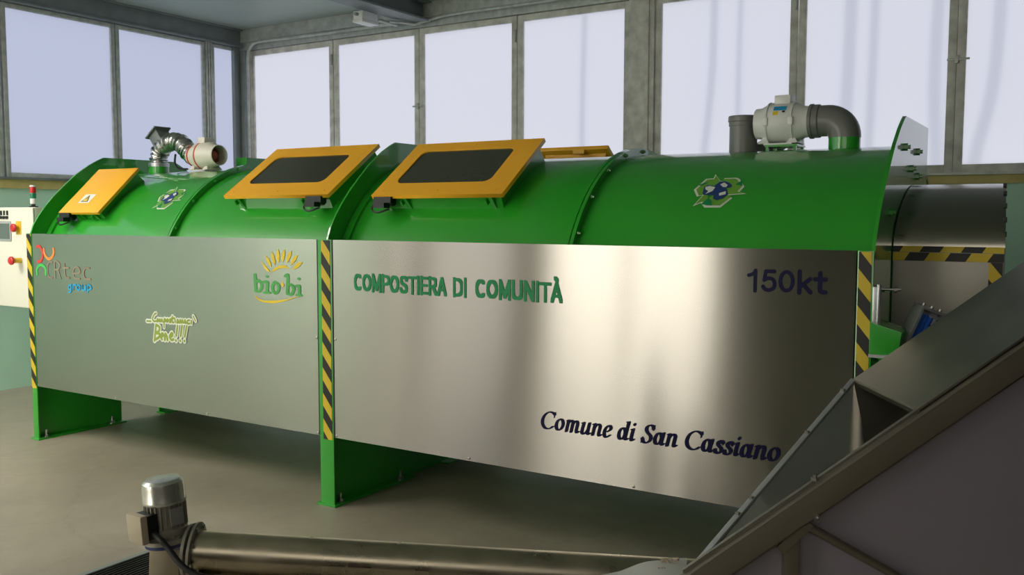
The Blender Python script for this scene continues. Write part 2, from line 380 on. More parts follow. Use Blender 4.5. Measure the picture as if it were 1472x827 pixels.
# beams under the ceiling
struct(MB().box((XL-.2, YF, 3.735), (XL+.10, YB-.1, 3.758)).box((XL-.2, YF, 3.758), (XL+.06, YB-.1, 3.93)).box((XL-.2, YF, 3.93), (XL+.10, YB-.1, 3.95)).build('ceiling_beam', 'galv_dark', None, .003))
struct(MB().box((XL, YB-.06, 3.705), (XR, YB+.2, 3.80)).box((XL, YB-.10, 3.80), (XR, YB+.2, 3.95)).build('ceiling_beam', 'galv', None, .003))
struct(MB().box((-2.45, YF, 3.735), (-2.20, YB-.1, 3.755)).box((-2.34, YF, 3.755), (-2.31, YB-.1, 3.93)).box((-2.45, YF, 3.93), (-2.20, YB-.1, 3.95)).build('ceiling_beam', 'galv_dark', None, .003))
struct(MB().box((.06, YF, 3.735), (.31, YB-.1, 3.755)).box((.17, YF, 3.755), (.2, YB-.1, 3.93)).box((.06, YF, 3.93), (.31, YB-.1, 3.95)).build('ceiling_beam', 'galv_dark', None, .003))
# glazing behind the camera
for lo, hi in ((2.15, 3.2), (3.2, 4.3), (4.3, 5.4), (5.4, 6.5)):  # glowing windows added out of view to brighten the hopper and room
    window(k, lo, hi, 2.05, 3.9, 'X', YF+.03, 'pane_front_fill', -1, .06); k += 1
for a, b in FILL_STRIPS: struct(MB().box((a-.02, SY0-.02, ZC+.15), (b+.02, SY1+.02, ZC+.165)).build('window_%d' % k, 'pane_roof_fill')); k += 1  # added fill glow in the roof, never in view
def gate(n, lo, hi, parts, pm='pane_gate'):
    f = MB(); y0, y1 = YF-.12, YF-.04; w = .06
    f.box((lo, y0, 0), (lo+w, y1, 3.95)); f.box((hi-w, y0, 0), (hi, y1, 3.95)); f.box((lo+w, y0, 3.85), (hi-w, y1, 3.95)); f.box((lo+w, y0, .01), (hi-w, y1, .07))
    c = [lo+(hi-lo)*i/parts for i in range(parts+1)]
    for x in c[1:-1]: f.box((x-.06, y0, .07), (x+.06, y1, 3.85))
    root = struct(f.build('door_%d' % n, 'post'))
    for a, b in zip(c, c[1:]): MB().box((a+.055, y0+.03, .06), (b-.055, y0+.045, 3.86)).build('pane', pm, root)
gate(1, -2.35, 0.0, 2); gate(2, -4.3, -2.85, 1, 'pane_side'); gate(3, -5.05, -4.65, 1, 'pane_side')
struct(MB().box((.05, YF, .01), (2.1, YF+.05, 3.7)).build('door_4', 'dark_board', None, .004))  # unseen dark board, added to darken the reflection in the right panel

# electrics on the beam
jb = thing('junction_box', 'white junction box under the steel cross beam', 'junction box', (-2.52, 3.33, 3.66))
MB().box((-2.57, 3.16, 3.655), (-2.45, 3.40, 3.735)).build('box', 'white', jb, .008)
MB().box((-2.575, 3.155, 3.625), (-2.445, 3.405, 3.655)).build('lid', 'white', jb, .006)
for a, c in ((3.40, 3.44), (3.12, 3.16)): MB().cyl((-2.51, a, 3.70), (-2.51, c, 3.70), .016).build('gland', 'bezel', jb)
cy = YB-.14
tag(MB().tube(smoothpath([(-4.93, cy, 2.06), (-4.93, cy, 2.6), (-4.93, cy, 3.2), (-4.93, cy, 3.6), (-4.90, cy, 3.70), (-4.83, cy, 3.755), (-4.70, cy, 3.77), (-4.3, cy, 3.765), (-3.5, cy, 3.76), (-2.75, cy, 3.76), (-2.56, cy-.1, 3.715), (-2.51, cy-.28, 3.70), (-2.51, 3.47, 3.70)]), .017, 10).build('conduit_pipe', 'galv'), 'grey conduit bending up the corner and along the wall to the junction box', 'conduit')
tag(MB().tube(smoothpath([(-2.47, 3.60, 3.705), (-2.40, 3.78, 3.715), (-2.36, cy-.02, 3.72), (-2.2, cy, 3.75), (-1.9, cy, 3.775), (-1.2, cy, 3.775), (0.0, cy, 3.775), (5.4, cy, 3.775)]), .015, 10).build('conduit_pipe', 'galv'), 'grey conduit running right from the cross beam above the back windows', 'conduit')

# bare trunks outside, seen as soft shades on the back panes
def trunk(pts, r):
    o = MB().tube(smoothpath(pts, 5), r, 8).build('tree_trunk', 'bark'); return o
TR = [([(2.86, 5.0, 0), (2.88, 5.0, 1.6), (2.95, 4.95, 2.5), (3.07, 4.95, 3.2), (3.09, 4.9, 4.6)], .045, 'crooked trunk behind the far right back window pane'),
      ([(2.74, 5.1, 0), (2.72, 5.05, 1.8), (2.70, 5.05, 2.6), (2.66, 5.0, 3.3), (2.70, 5.0, 4.6)], .045, 'trunk behind the back pane just left of the latched frame'),
      ([(2.26, 5.2, 0), (2.22, 5.15, 2.2), (2.22, 5.1, 3.2), (2.24, 5.1, 4.6)], .035, 'trunk behind the pane right of the grey elbow pipe'),
      ([(2.0, 5.2, 0), (2.0, 5.15, 2.2), (2.03, 5.1, 3.2), (2.05, 5.1, 4.6)], .05, 'trunk behind the pane above the grey elbow pipe'),
      ([(.68, 5.1, 0), (.72, 5.1, 2.0), (.78, 5.05, 2.6), (.84, 5.0, 3.4), (.85, 5.0, 4.6)], .035, 'slanting trunk behind the pane left of the white fan'),
      ([(1.15, 5.1, 0), (1.12, 5.1, 2.0), (1.10, 5.05, 2.6), (1.08, 5.0, 3.4), (1.1, 5.0, 4.6)], .025, 'thin trunk behind the pane above the white fan'),
      ([(-.40, 5.2, 0), (-.38, 5.2, 2.2), (-.42, 5.15, 3.0), (-.40, 5.1, 4.6)], .03, 'thin trunk behind the pane left of the wide column')]
for pts, r, l in TR: tag(trunk([(x+.26, y, z) for x, y, z in pts], r), l, 'tree trunk', 'trunks outside the back windows')

# ================================================================== the composting machine
YC, ZCN, RB = .98, 1.12, .93
cm = thing('composting_machine', 'long green barrel composting machine with stainless front panels', 'machine', (0, .98, 0))
def onbar(x, th, r=RB): return (x, YC-r*cos(th), ZCN+r*sin(th))
# barrel shell
b = MB(); n = 72
b.lathe([(RB, -2.985), (RB, 2.985)], (0, YC, ZCN), (1, 0, 0), 96)
b.build('barrel', 'green', cm, 0, 40)
# ring flanges with bolts
for x in (-1.54, 1.54):
    rb = MB()
    rb.lathe([(RB-.02, -.022), (RB+.038, -.022), (RB+.038, -.003), (RB-.02, -.003)], (x, YC, ZCN), (1, 0, 0), 96, caps=False)
    rb.lathe([(RB-.02, .003), (RB+.038, .003), (RB+.038, .022), (RB-.02, .022)], (x, YC, ZCN), (1, 0, 0), 96, caps=False)
    ring = rb.build('ring_flange', 'green', cm, 0, 30)
    for th in (.55, .80, 1.05, 1.30, 1.55):
        p = Vector(onbar(x, th, RB+.020)); MB().lathe([(.011, .02), (.011, .032), (.006, .032), (.006, .04)], p, (1, 0, 0), 6).build('bolt', 'green', ring)
# bulkheads: flat plates that also stand on the floor as legs
ARC = [(0.0, 1.50), (.012, 1.57), (.045, 1.655), (.087, 1.70)]
ARC = [(.0, 1.45), (.012, 1.54), (.046, 1.63), (.09, 1.70), (.148, 1.775), (.215, 1.85), (.303, 1.933), (.399, 2.02-.002), (.518, 2.099), (.60, 2.143), (.645, 2.163)]
def bulkhead(x0, x1, notch=True, back=None):
    pl = [(.008, 0.0)]+[(max(y, .008), z) for y, z in ARC]
    if back: pl += [(back, 2.163), (back, 0.0)]
    else: pl += [(2*YC-y, z) for y, z in ARC[::-1]]+[(2*YC-.008, 0.0)]
    if notch: pl += [(1.10, 0.0), (1.10, .30), (.735, .30), (.735, 0.0)]
    return MB().prism(pl, lambda p, q, t: (t, p, q), x0, x1)
for x0, x1, nt, fl, bk, tape in ((-2.955, -2.943, True, (-3.01, -2.945), None, (-3.008, -2.95)), (0.0, .012, False, (-.045, .062), None, (-.016, .052)), (2.992, 3.008, True, (2.945, 3.008), 1.33, (2.950, 3.0))):
    if x0 < -2: x0, x1 = -3.005, -2.990
    bh = bulkhead(x0, x1, nt, bk).build('bulkhead', 'green', cm)
    MB().box((fl[0], -.004, 0), (fl[1], .008, 1.565)).build('post_flange', 'green', bh, .002)
    tp = MB().box((tape[0], -.0065, .395), (tape[1], -.0042, 1.56)).build('hazard_tape', 'tape_v', bh); tp['label'] = 'yellow and black striped tape'
    # inner curb that follows the barrel beside the plate
    mc = MB(); s = 1 if x0 < 1 else -1
    xa = x1 if s > 0 else x0-.05
    mc.lathe([(RB-.01, 0), (RB+.018, 0), (RB+.018, .05), (RB-.01, .05)], (xa, YC, ZCN), (1, 0, 0), 96, caps=False)
    mc.build('barrel_curb', 'green', bh, 0, 30)
    # foot flange and anchor bolts
    MB().box((fl[0]-.02, -.02, 0), (x1+.07, .735, .012)).box((fl[0]-.02, 1.10, 0), (x1+.07, 1.96, .012)).build('foot_flange', 'green', bh, .002)
    for yy in (.06, .62):
        MB().lathe([(.022, .012), (.022, .018)], (x1+.04, yy, 0), (0, 0, 1), 16).lathe([(.017, .018), (.017, .034)], (x1+.04, yy, 0), (0, 0, 1), 6).lathe([(.008, .034), (.008, .065)], (x1+.04, yy, 0), (0, 0, 1), 10).build('anchor_bolt', 'zinc', bh)
    if x0 > 2:
        for yy, zz in ((.62, 2.02), (.80, 1.93), (.98, 2.02), (.98, 1.90), (.30, 1.72), (.10, 1.40), (.10, 1.1)):
            MB().lathe([(.017, 0), (.017, .016), (.009, .016), (.009, .028)], (x1, yy, zz), (1, 0, 0), 6).build('bolt', 'green', bh)
# top ledge behind the front panels
for a, c in ((-2.99, -.045), (.062, 2.945)):
    MB().box((a, .012, 1.535), (c, .20, 1.547)).build('ledge', 'green', cm)
# stainless front panels
ZT, ZB = 1.564, .412
panels = []
for a, c in ((-2.943, -.052), (.070, 2.940)):
    pb = MB(); NX, NZ = 60, 12; fr_ = []; bk_ = []
    for i in range(NX+1):
        for j in range(NZ+1):
            x = a+(c-a)*i/NX; z = ZB+(ZT-ZB)*j/NZ; e_ = sin(pi*i/NX)*sin(pi*j/NZ)
            w_ = .0016*e_*(sin(5.1*x+1.3*z)+.6*sin(9.7*x-2.1*z+1)+.5*sin(2.2*x+3.1*z))
            fr_.append((x, -.001+w_*.25, z)); bk_.append((x, .008, z))
    ix = lambda i, j: i*(NZ+1)+j
    pb.add(fr_, [(ix(i, j), ix(i+1, j), ix(i+1, j+1), ix(i, j+1)) for i in range(NX) for j in range(NZ)])
    rim = [ix(i, 0) for i in range(NX+1)]+[ix(NX, j) for j in range(1, NZ+1)]+[ix(i, NZ) for i in range(NX-1, -1, -1)]+[ix(0, j) for j in range(NZ-1, 0, -1)]
    k0 = len(pb.v); pb.v += [Vector(bk_[q]) for q in rim]; nr = len(rim)
    pb.f += [(rim[q], rim[(q+1) % nr], k0+(q+1) % nr, k0+q) for q in range(nr)]+[tuple(range(k0, k0+nr))]
    p = pb.build('front_panel', 'steel', cm, 0, 30, uv=True)
    panels.append(p)
    for x in (a+.012, c-.012, a+(c-a)*.33, a+(c-a)*.66):
        for z in ((.425, .99) if x in (a+.012, c-.012) else (.425,)):
            MB().lathe([(.007, 0), (.007, .002), (.004, .004)], (x, -.002, z), (0, -1, 0), 12).build('screw', 'zinc', p)
for x in (-.050, .066):
    MB().box((x-.004, -.003, ZB), (x+.004, .006, ZT)).build('dark_gap_strip', 'black', cm)  # black strips stand in for the dark gaps beside the post
# hatches
def hatch(xa, xb, lo, hi, win=None, latch='L', thick=.024, over=.045):
    lo, hi = Vector(lo), Vector(hi); t = (hi-lo); Ln = t.length; t.normalize(); nn = Vector((-t.y, t.x))
    P = lambda x, s, h: (x, (lo+t*s+nn*h).x, (lo+t*s+nn*h).y)
    # neck
    nk = MB(); c = [(over, -thick), (Ln-.02, -thick), (Ln-.02+.03, -.30), (over-.02, -.16)]
    nk.prism(c, lambda s, h, x: P(x, s, h), xa+over, xb-over)
    neck = nk.build('hatch_neck', 'green', cm)
    ld = MB()
    if win is None:
        ld.prism([(0, -thick), (Ln, -thick), (Ln, 0), (0, 0)], lambda s, h, x: P(x, s, h), xa, xb)
    else:
        wx0, wx1, s0, s1, r = win; outer = []; inner = []
        corner = [(wx1-r, s1-r, 0), (wx0+r, s1-r, pi/2), (wx0+r, s0+r, pi), (wx1-r, s0+r, 3*pi/2)]
        K = 6
        oc = [(xb, Ln), (xa, Ln), (xa, 0), (xb, 0)]
        for (cx, cs, a0), (ox, os_) in zip(corner, oc):
            for i in range(K+1):
                a = a0+pi/2*i/K; inner.append((cx+r*cos(a), cs+r*sin(a))); outer.append((ox, os_))
        N = len(inner); vs = []; fs = []
        for h in (0, -thick):
            vs += [P(x, s, h) for x, s in inner]+[P(x, s, h) for x, s in outer]
        for i in range(N):
            j = (i+1) % N
            for q in ([i, j, N+j, N+i], [2*N+i, 2*N+j, 3*N+j, 3*N+i], [i, j, 2*N+j, 2*N+i], [N+i, N+j, 3*N+j, 3*N+i]):
                fs.append(tuple(q))
        ld.add(vs, fs)
    lid = ld.build('hatch_lid', 'orange', cm, .004 if win is None else 0, 30)
    if win is not None:
        bm = bmesh.new(); bm.from_mesh(lid.data); bmesh.ops.remove_doubles(bm, verts=bm.verts, dist=1e-5); bmesh.ops.dissolve_degenerate(bm, edges=bm.edges, dist=1e-5); bmesh.ops.recalc_face_normals(bm, faces=bm.faces); bm.to_mesh(lid.data); bm.free()
        wx0, wx1, s0, s1, r = win
        MB().prism([(s0-.01, -.014), (s1+.01, -.014), (s1+.01, -.006), (s0-.01, -.006)], lambda s, h, x: P(x, s, h), wx0-.01, wx1+.01).build('window', 'lens', lid)
        lid['label'] = 'orange frame lid with dark window'
        for x in (xa+.06, (xa+xb)/2, xb-.06):
            for s in (.045, Ln-.035):
                q = Vector(P(x, s, 0)); MB().lathe([(.007, 0), (.007, .003), (.004, .004)], q, (0, nn.x, nn.y), 10).build('screw', 'orange', lid)
    # latch block and hinge tabs under the low edge
    lx = xa+.10 if latch == 'L' else xb-.10
    hx = xb-.10 if latch == 'L' else xa+.10
    lb = MB()
    for dx in (-.06, -.02, .025):
        a = P(lx+dx, .0, -thick-.025); lb.lathe([(.020, -.022), (.026, -.012), (.026, .012), (.020, .022)], a, (1, 0, 0), 10)
    q = P(lx, .035, -thick); lb.box((lx-.075, q[1]-.05, q[2]-.045), (lx+.05, q[1]-.0, q[2]-.01)); lb.box((lx-.05, q[1]-.085, q[2]-.075), (lx+.03, q[1]-.03, q[2]-.045))
    lb.tube(smoothpath([(lx-.07, q[1]-.04, q[2]-.03), (lx-.09, q[1]-.05, q[2]-.08), (lx-.03, q[1]-.07, q[2]-.10), (lx+.04, q[1]-.05, q[2]-.08)]), .006, 8)
    lb.build('latch', 'black', lid)
    for x in [hx] + [lx+(.12 if latch == 'L' else -.12)]:
        tb = MB(); tb.prism([(.01, -thick), (.045, -thick), (.055, -.12), (.03, -.13)], lambda s, h, xx: P(xx, s, h), x-.012, x+.012)
        tb.prism([(.0, -thick-.02), (.035, -thick-.02), (.035, -thick-.05), (.0, -thick-.05)], lambda s, h, xx: P(xx, s, h), x-.03, x-.018)
        tb.build('hinge_tab', 'green', neck)
    return lid, P, Ln
h1, P1, L1 = hatch(-2.842, -2.356, (.15, 1.722), (.5, 2.06), None, 'L')
h2, P2, L2 = hatch(-1.074, -.155, (.2, 1.83), (.68, 2.163), (-.975, -.305, .14, .475, .05), 'R')
h3, P3, L3 = hatch(.188, 1.092, (.2, 1.82), (.65, 2.145), (.285, .945, .122, .47, .05), 'L')
# warning sticker on the plain lid
st = decal('warning_sticker', [[(-2.70, .10), (-2.57, .10), (-2.57, .195), (-2.70, .195)]], 'v_white', h1, lambda x, s: P1(x, s, .002), 'white sticker with warning triangle')
def onlid(h): return lambda x, s: P1(x, s, h)
tri = MB()
for p, h, m_ in (([(-2.678, .113), (-2.592, .113), (-2.635, .186)], .003, 'v_black'), ([(-2.665, .119), (-2.605, .119), (-2.635, .172)], .004, 'v_yellow'), ([(-2.638, .135), (-2.632, .135), (-2.630, .158), (-2.640, .158)], .005, 'v_black')):
    x = MB().add([P1(a, s, h) for a, s in p], [tuple(range(len(p)))]).build('warning_mark', m_, h1)
# hatch on the far side, seen over the top
bk = MB(); bx0, bx1 = .66, 1.16
bk.prism([(1.36, 1.70), (1.36, 2.115), (1.80, 1.80), (1.75, 1.60)], lambda p, q, t: (t, p, q), bx0+.03, bx1-.03)
bkn = bk.build('hatch_neck', 'orange', cm)
MB().prism([(1.325, 2.125), (1.335, 2.148), (1.84, 1.79), (1.825, 1.765)], lambda p, q, t: (t, p, q), bx0, bx1).build('hatch_lid', 'orange', cm, .003)
MB().prism([(1.31, 2.10), (1.31, 2.125), (1.33, 2.125), (1.33, 2.10)], lambda p, q, t: (t, p, q), bx0+.26, bx0+.34).build('hinge_tab', 'orange', bkn)
# pipe stubs welded on the barrel top
for x, zt in ((-2.776, 2.125), (2.66, 2.118)):
    MB().lathe([(.0785, 1.98), (.0785, zt), (.072, zt), (.072, 1.99)], (x, 1.0, 0), (0, 0, 1), 36).build('pipe_stub', 'green', cm)
# low bracket frame the right fan sits on
fb = MB()
for x in (2.285, 2.43):
    for y in (.93, 1.07): fb.box((x-.007, y-.007, 2.02), (x+.007, y+.007, 2.076))
fb.box((2.272, .92, 2.068), (2.443, .94, 2.0775)); fb.box((2.272, 1.06, 2.068), (2.443, 1.08, 2.0775)); fb.box((2.272, .94, 2.068), (2.29, 1.06, 2.0775)); fb.box((2.425, .94, 2.068), (2.443, 1.06, 2.0775))
fb.build('fan_bracket', 'green', cm)
MB().box((-2.05, 1.17, 2.0), (-1.93, 1.45, 2.16)).build('roof_box', 'green', cm, .004)

# recycling emblem with a globe, on the barrel twice
OUT = [(-0.122,0.8685),(-0.087,0.9661),(-0.049,0.97),(-0.052,1.0127),(-0.008,0.9437),(0.007,0.9422),(0.006,0.97),(0.067,0.9714),(0.084,0.9592),(0.125,0.8898),(0.111,0.8471),(0.149,0.8311),(0.065,0.8227),(0.088,0.7999),(0.045,0.7336),(-0.033,0.7336),(-0.06,0.7648),(-0.095,0.742),(-0.065,0.825),(-0.092,0.8136)]
GLO = [(-0.069,0.8433),(-0.073,0.8876),(-0.06,0.9045),(-0.025,0.8937),(-0.006,0.9344),(0.017,0.9359),(0.045,0.9198),(0.062,0.8991),(0.059,0.8792),(0.038,0.8799),(0.061,0.8273),(0.044,0.7961),(0.016,0.7831),(-0.006,0.7945),(-0.008,0.8197),(-0.064,0.825)]
CL = [[(-0.067,0.8868),(-0.046,0.8937),(-0.016,0.8838),(-0.022,0.8517),(-0.052,0.8296),(-0.043,0.8525),(-0.062,0.867)],[(0.002,0.906),(0.018,0.9236),(0.042,0.8991),(0.037,0.8823),(0.023,0.8823)],[(.015,.835),(.045,.85),(.05,.825),(.02,.815)]]
def grow(poly, k):
    cx = sum(p[0] for p in poly)/len(poly); cy = sum(p[1] for p in poly)/len(poly)
    return [(cx+(x-cx)*k, cy+(y-cy)*k) for x, y in poly]
for cx in (2.215, -1.838):
    f = lambda h: (lambda x, th: onbar(cx+x, th, RB+h))
    e = decal('recycling_emblem', [OUT], 'v_white', cm, f(.0022)); e['label'] = 'recycling arrows emblem around a globe'
    decal('arrows', [grow(OUT, .90)], 'v_lime', e, f(.0034))
    for q in [[(-.11,.905),(-.085,.925),(-.06,.93),(-.09,.90)], [(.078,.905),(.10,.945),(.116,.89),(.10,.90)], [(-.055,.755),(.0,.745),(-.01,.78),(-.03,.80)]]: decal('fold', [q], 'v_green', e, f(.0042))
    decal('globe', [GLO], 'v_globe', e, f(.0050))
    for q in CL: decal('cloud', [q], 'v_white', e, f(.0060))

# ------------------------------------------------------------------ lettering on the panels
YP = -.0032
flat = lambda x, z: (x, YP, z)
flat2 = lambda x, z: (x, YP-.0012, z)
P_L, P_R = panels
def arc(cx, cy, rx, ry, a0, a1, n=10): return [(cx+rx*cos(R(a0+(a1-a0)*i/n)), cy+ry*sin(R(a0+(a1-a0)*i/n))) for i in range(n+1)]
def ell(cx, cy, rx, ry): return [(cx+rx*cos(2*pi*i/18+1.2), cy+ry*sin(2*pi*i/18+1.2)) for i in range(19)]
# plain bold capitals and figures, one pen width
def bow(x0, y0, x1, y1): return [(x0, y0), (x0+(x1-x0)*.55, y0), (x1-.02, y0+(y1-y0)*.16), (x1, (y0+y1)/2), (x1-.02, y1-(y1-y0)*.16), (x0+(x1-x0)*.55, y1), (x0, y1)]
SG = {
'C': ([arc(.30, .5, .24, .44, 48, 312, 14)], .66), 'O': ([ell(.30, .5, .25, .44)], .70),
'M': ([[(.07, 0), (.07, 1)], [(.09, .93), (.33, .10)], [(.33, .10), (.57, .93)], [(.59, 1), (.59, 0)]], .74),
'P': ([[(.07, 0), (.07, 1)], bow(.09, .94, .47, .46)], .60), 'S': ([[(.48, .76), (.42, .90), (.28, .945), (.13, .88), (.09, .73), (.16, .58), (.36, .46), (.47, .32), (.45, .15), (.31, .055), (.15, .08), (.06, .26)]], .62),
'T': ([[(.02, .94), (.52, .94)], [(.27, .9), (.27, 0)]], .60), 'I': ([[(.08, 0), (.08, 1)]], .24),
'E': ([[(.07, 0), (.07, 1)], [(.1, .94), (.46, .94)], [(.1, .52), (.42, .52)], [(.1, .06), (.48, .06)]], .58),
'R': ([[(.07, 0), (.07, 1)], bow(.09, .94, .46, .48), [(.28, .46), (.50, .02)]], .62),
'A': ([[(.03, .02), (.27, .97)], [(.27, .97), (.51, .02)], [(.14, .30), (.40, .30)]], .60),
'D': ([[(.07, 0), (.07, 1)], bow(.09, .94, .52, .06)], .68), 'U': ([[(.07, 1), (.07, .32), (.12, .12), (.29, .055), (.46, .12), (.51, .32), (.51, 1)]], .66),
'N': ([[(.07, 0), (.07, 1)], [(.09, .95), (.49, .05)], [(.51, 0), (.51, 1)]], .66),
'\u00c0': ([[(.03, .02), (.27, .97)], [(.27, .97), (.51, .02)], [(.14, .30), (.40, .30)], [(.20, 1.28), (.30, 1.14)]], .60),
'1': ([[(.05, .72), (.22, .80), (.30, .95)], [(.30, 0), (.30, .95)]], .52),
'5': ([[(.50, .93), (.18, .93)], [(.18, .93), (.12, .52)], [(.12, .52), (.28, .61), (.44, .56), (.52, .36), (.46, .15), (.30, .06), (.15, .10), (.08, .22)]], .66),
'0': ([ell(.30, .5, .23, .43)], .70),
'k': ([[(.08, 0), (.08, .97)], [(.42, .64), (.12, .30)], [(.20, .38), (.44, .04)]], .54),
't': ([[(.20, .92), (.20, .22), (.24, .09), (.38, .06)], [(.04, .64), (.38, .64)]], .48)}
def sans(txt, x0, x1, z0, cap, w, square=True):
    out = []; x = 0
    for ch in txt:
        st_, adv = SG[ch]; out.append((x, st_)); x += adv
    tot = x-.09; k_ = (x1-x0)/tot; ps = []
    for ox, st_ in out:
        ps += [[(x0+(px+ox-.0)*k_, z0+py*cap) for px, py in p] for p in nib(st_, w, w*k_/cap if square else w*k_/cap, 0, True, square)]
    return ps
cap0, cap1 = 1.2825, 1.3735; ch_ = cap1-cap0
for tx, a, c in (('COMPOSTIERA', .231, .868), ('DI', .918, 1.002), ('COMUNIT\u00c0', 1.061, 1.566)):
    decal('lettering', sans(tx, a, c, cap0, ch_, .155), 'v_green', P_R, flat, 'green capital lettering')
decal('lettering', sans('150', 2.490, 2.694, 1.381, .093, .135, False), 'v_navy', P_R, flat, 'dark blue figures 150')
decal('lettering', sans('kt', 2.703, 2.822, 1.381, .093, .135, False), 'v_navy', P_R, flat, 'dark blue letters kt')
# bold italic roman letters, drawn with a broad pen: (strokes, advance)
G = {
'C': ([arc(.40, .33, .31, .325, 48, 318, 16), [(.62, .66), (.605, .46)], [(.60, .52), (.61, .66)]], .70),
'o': ([ell(.23, .225, .155, .21)], .48),
'm': ([[(.02, .41), (.10, .43)], [(.12, .0), (.12, .44)], [(.12, .30), (.20, .42), (.27, .44), (.33, .38), (.34, .25), (.34, .0)], [(.34, .30), (.42, .42), (.49, .44), (.55, .38), (.56, .25), (.56, .10), (.60, .01), (.67, .06)]], .72),
'u': ([[(.01, .40), (.10, .43)], [(.11, .43), (.10, .15), (.12, .03), (.19, .0), (.28, .06), (.36, .20)], [(.36, .44), (.36, .10), (.40, .01), (.47, .06)]], .50),
'n': ([[(.01, .41), (.09, .43)], [(.11, .0), (.11, .44)], [(.11, .28), (.20, .41), (.28, .44), (.35, .38), (.36, .25), (.36, .10), (.40, .01), (.47, .06)]], .51),
'e': ([[(.10, .20), (.24, .23), (.33, .32), (.28, .43), (.20, .43), (.11, .34), (.08, .20), (.12, .05), (.21, .0), (.35, .09)]], .41),
'd': ([ell(.20, .215, .13, .21), [(.28, .655), (.36, .67)], [(.38, .67), (.37, .12), (.41, .01), (.48, .06)]], .51),
'i': ([[(.02, .41), (.10, .43)], [(.12, .44), (.12, .10), (.16, .01), (.23, .06)], [(.13, .60), (.135, .61)]], .27),
'S': ([[(.46, .66), (.45, .48)], [(.44, .52), (.40, .62), (.30, .66), (.18, .61), (.15, .50), (.22, .39), (.36, .29), (.42, .18), (.37, .06), (.25, .0), (.13, .04), (.07, .16)], [(.07, .20), (.06, .0)]], .53),
'a': ([ell(.19, .215, .13, .205), [(.36, .44), (.35, .12), (.39, .01), (.46, .06)]], .50),
's': ([[(.31, .43), (.305, .31)], [(.30, .35), (.26, .42), (.18, .44), (.11, .38), (.14, .28), (.26, .19), (.30, .10), (.25, .02), (.16, .0), (.08, .05), (.05, .13)], [(.05, .14), (.045, .0)]], .36),
' ': ([], .24)}
def roman(txt, x0, x1, z0, z1):
    ps = []; x = 0
    for ch in txt:
        st_, adv = G[ch]
        for s in st_:
            short = len(s) == 2 and hypot(s[1][0]-s[0][0], s[1][1]-s[0][1]) < .03
            stem = len(s) == 2 and abs(s[0][0]-s[1][0]) < .02 and s[1][1]-s[0][1] > .3
            thin = len(s) == 2 and not short and not stem
            w, h = (.13, .11) if short else ((.045, .04) if thin else (.145, .055))
            ps += [[(px+x+.27*py, py) for px, py in p] for p in nib([s], w, h, R(12))]
        x += adv
    xs = [p[0] for q in ps for p in q]; a, c = min(xs), max(xs)
    ys = [p[1] for q in ps for p in q]; d, e = min(ys), max(ys)
    return [[(x0+(px-a)/(c-a)*(x1-x0), z0+(py-d)/(e-d)*(z1-z0)) for px, py in q] for q in ps]
decal('lettering', roman('Comune di San Cassiano', 1.455, 2.652, .640, .737), 'v_navy', P_R, flat, 'dark blue italic lettering')
CR_red=[[(-2.882,1.468),(-2.845,1.47),(-2.818,1.438),(-2.81,1.405),(-2.832,1.365),(-2.876,1.356)]]
CR_orange=[[(-2.793,1.45),(-2.788,1.422),(-2.767,1.395),(-2.73,1.38),(-2.691,1.397),(-2.67,1.425),(-2.673,1.455)]]
CR_green=[[(-2.893,1.259),(-2.893,1.296),(-2.869,1.322),(-2.834,1.333),(-2.801,1.324),(-2.78,1.305),(-2.778,1.263)]]
CR_tan=[[(-2.693,1.358),(-2.731,1.354),(-2.755,1.323),(-2.755,1.278),(-2.738,1.248),(-2.695,1.242)],[(-2.662,1.242),(-2.66,1.359),(-2.622,1.36),(-2.597,1.339),(-2.62,1.31),(-2.661,1.303)],[(-2.625,1.307),(-2.593,1.242)],[(-2.543,1.348),(-2.538,1.285),(-2.526,1.253),(-2.484,1.248)],[(-2.559,1.32),(-2.489,1.323)],[(-2.43,1.284),(-2.359,1.292),(-2.366,1.321),(-2.393,1.331),(-2.43,1.316),(-2.437,1.278),(-2.42,1.251),(-2.361,1.248)],[(-2.241,1.328),(-2.29,1.326),(-2.314,1.293),(-2.298,1.253),(-2.236,1.249)]]
CR_blue=[[(-2.473,1.2),(-2.497,1.191),(-2.498,1.171),(-2.475,1.167),(-2.469,1.2),(-2.471,1.156),(-2.486,1.146),(-2.5,1.147)],[(-2.443,1.168),(-2.441,1.199),(-2.414,1.202)],[(-2.384,1.204),(-2.401,1.187),(-2.389,1.168),(-2.366,1.172),(-2.36,1.194),(-2.384,1.204)],[(-2.337,1.2),(-2.337,1.173),(-2.312,1.169),(-2.297,1.202),(-2.296,1.167)],[(-2.272,1.157),(-2.272,1.203),(-2.239,1.204),(-2.231,1.183),(-2.267,1.17)]]
BB_bi=[[(-0.57,1.343),(-0.565,1.24)],[(-0.562,1.297),(-0.534,1.308),(-0.511,1.278),(-0.532,1.242),(-0.561,1.243)],[(-0.498,1.297),(-0.465,1.301),(-0.468,1.237)],[(-0.496,1.235),(-0.445,1.236)],[(-0.397,1.304),(-0.423,1.272),(-0.402,1.235),(-0.374,1.249),(-0.369,1.284),(-0.397,1.304)],[(-0.312,1.342),(-0.291,1.345),(-0.297,1.237)],[(-0.293,1.285),(-0.264,1.294),(-0.244,1.265),(-0.265,1.233),(-0.295,1.237)],[(-0.223,1.285),(-0.199,1.287),(-0.2,1.234)],[(-0.217,1.233),(-0.183,1.233)],[(-0.468,1.335),(-0.465,1.333)],[(-0.201,1.331),(-0.199,1.329)]]
BB_dot=[[(-0.337,1.291),(-0.334,1.288)]]
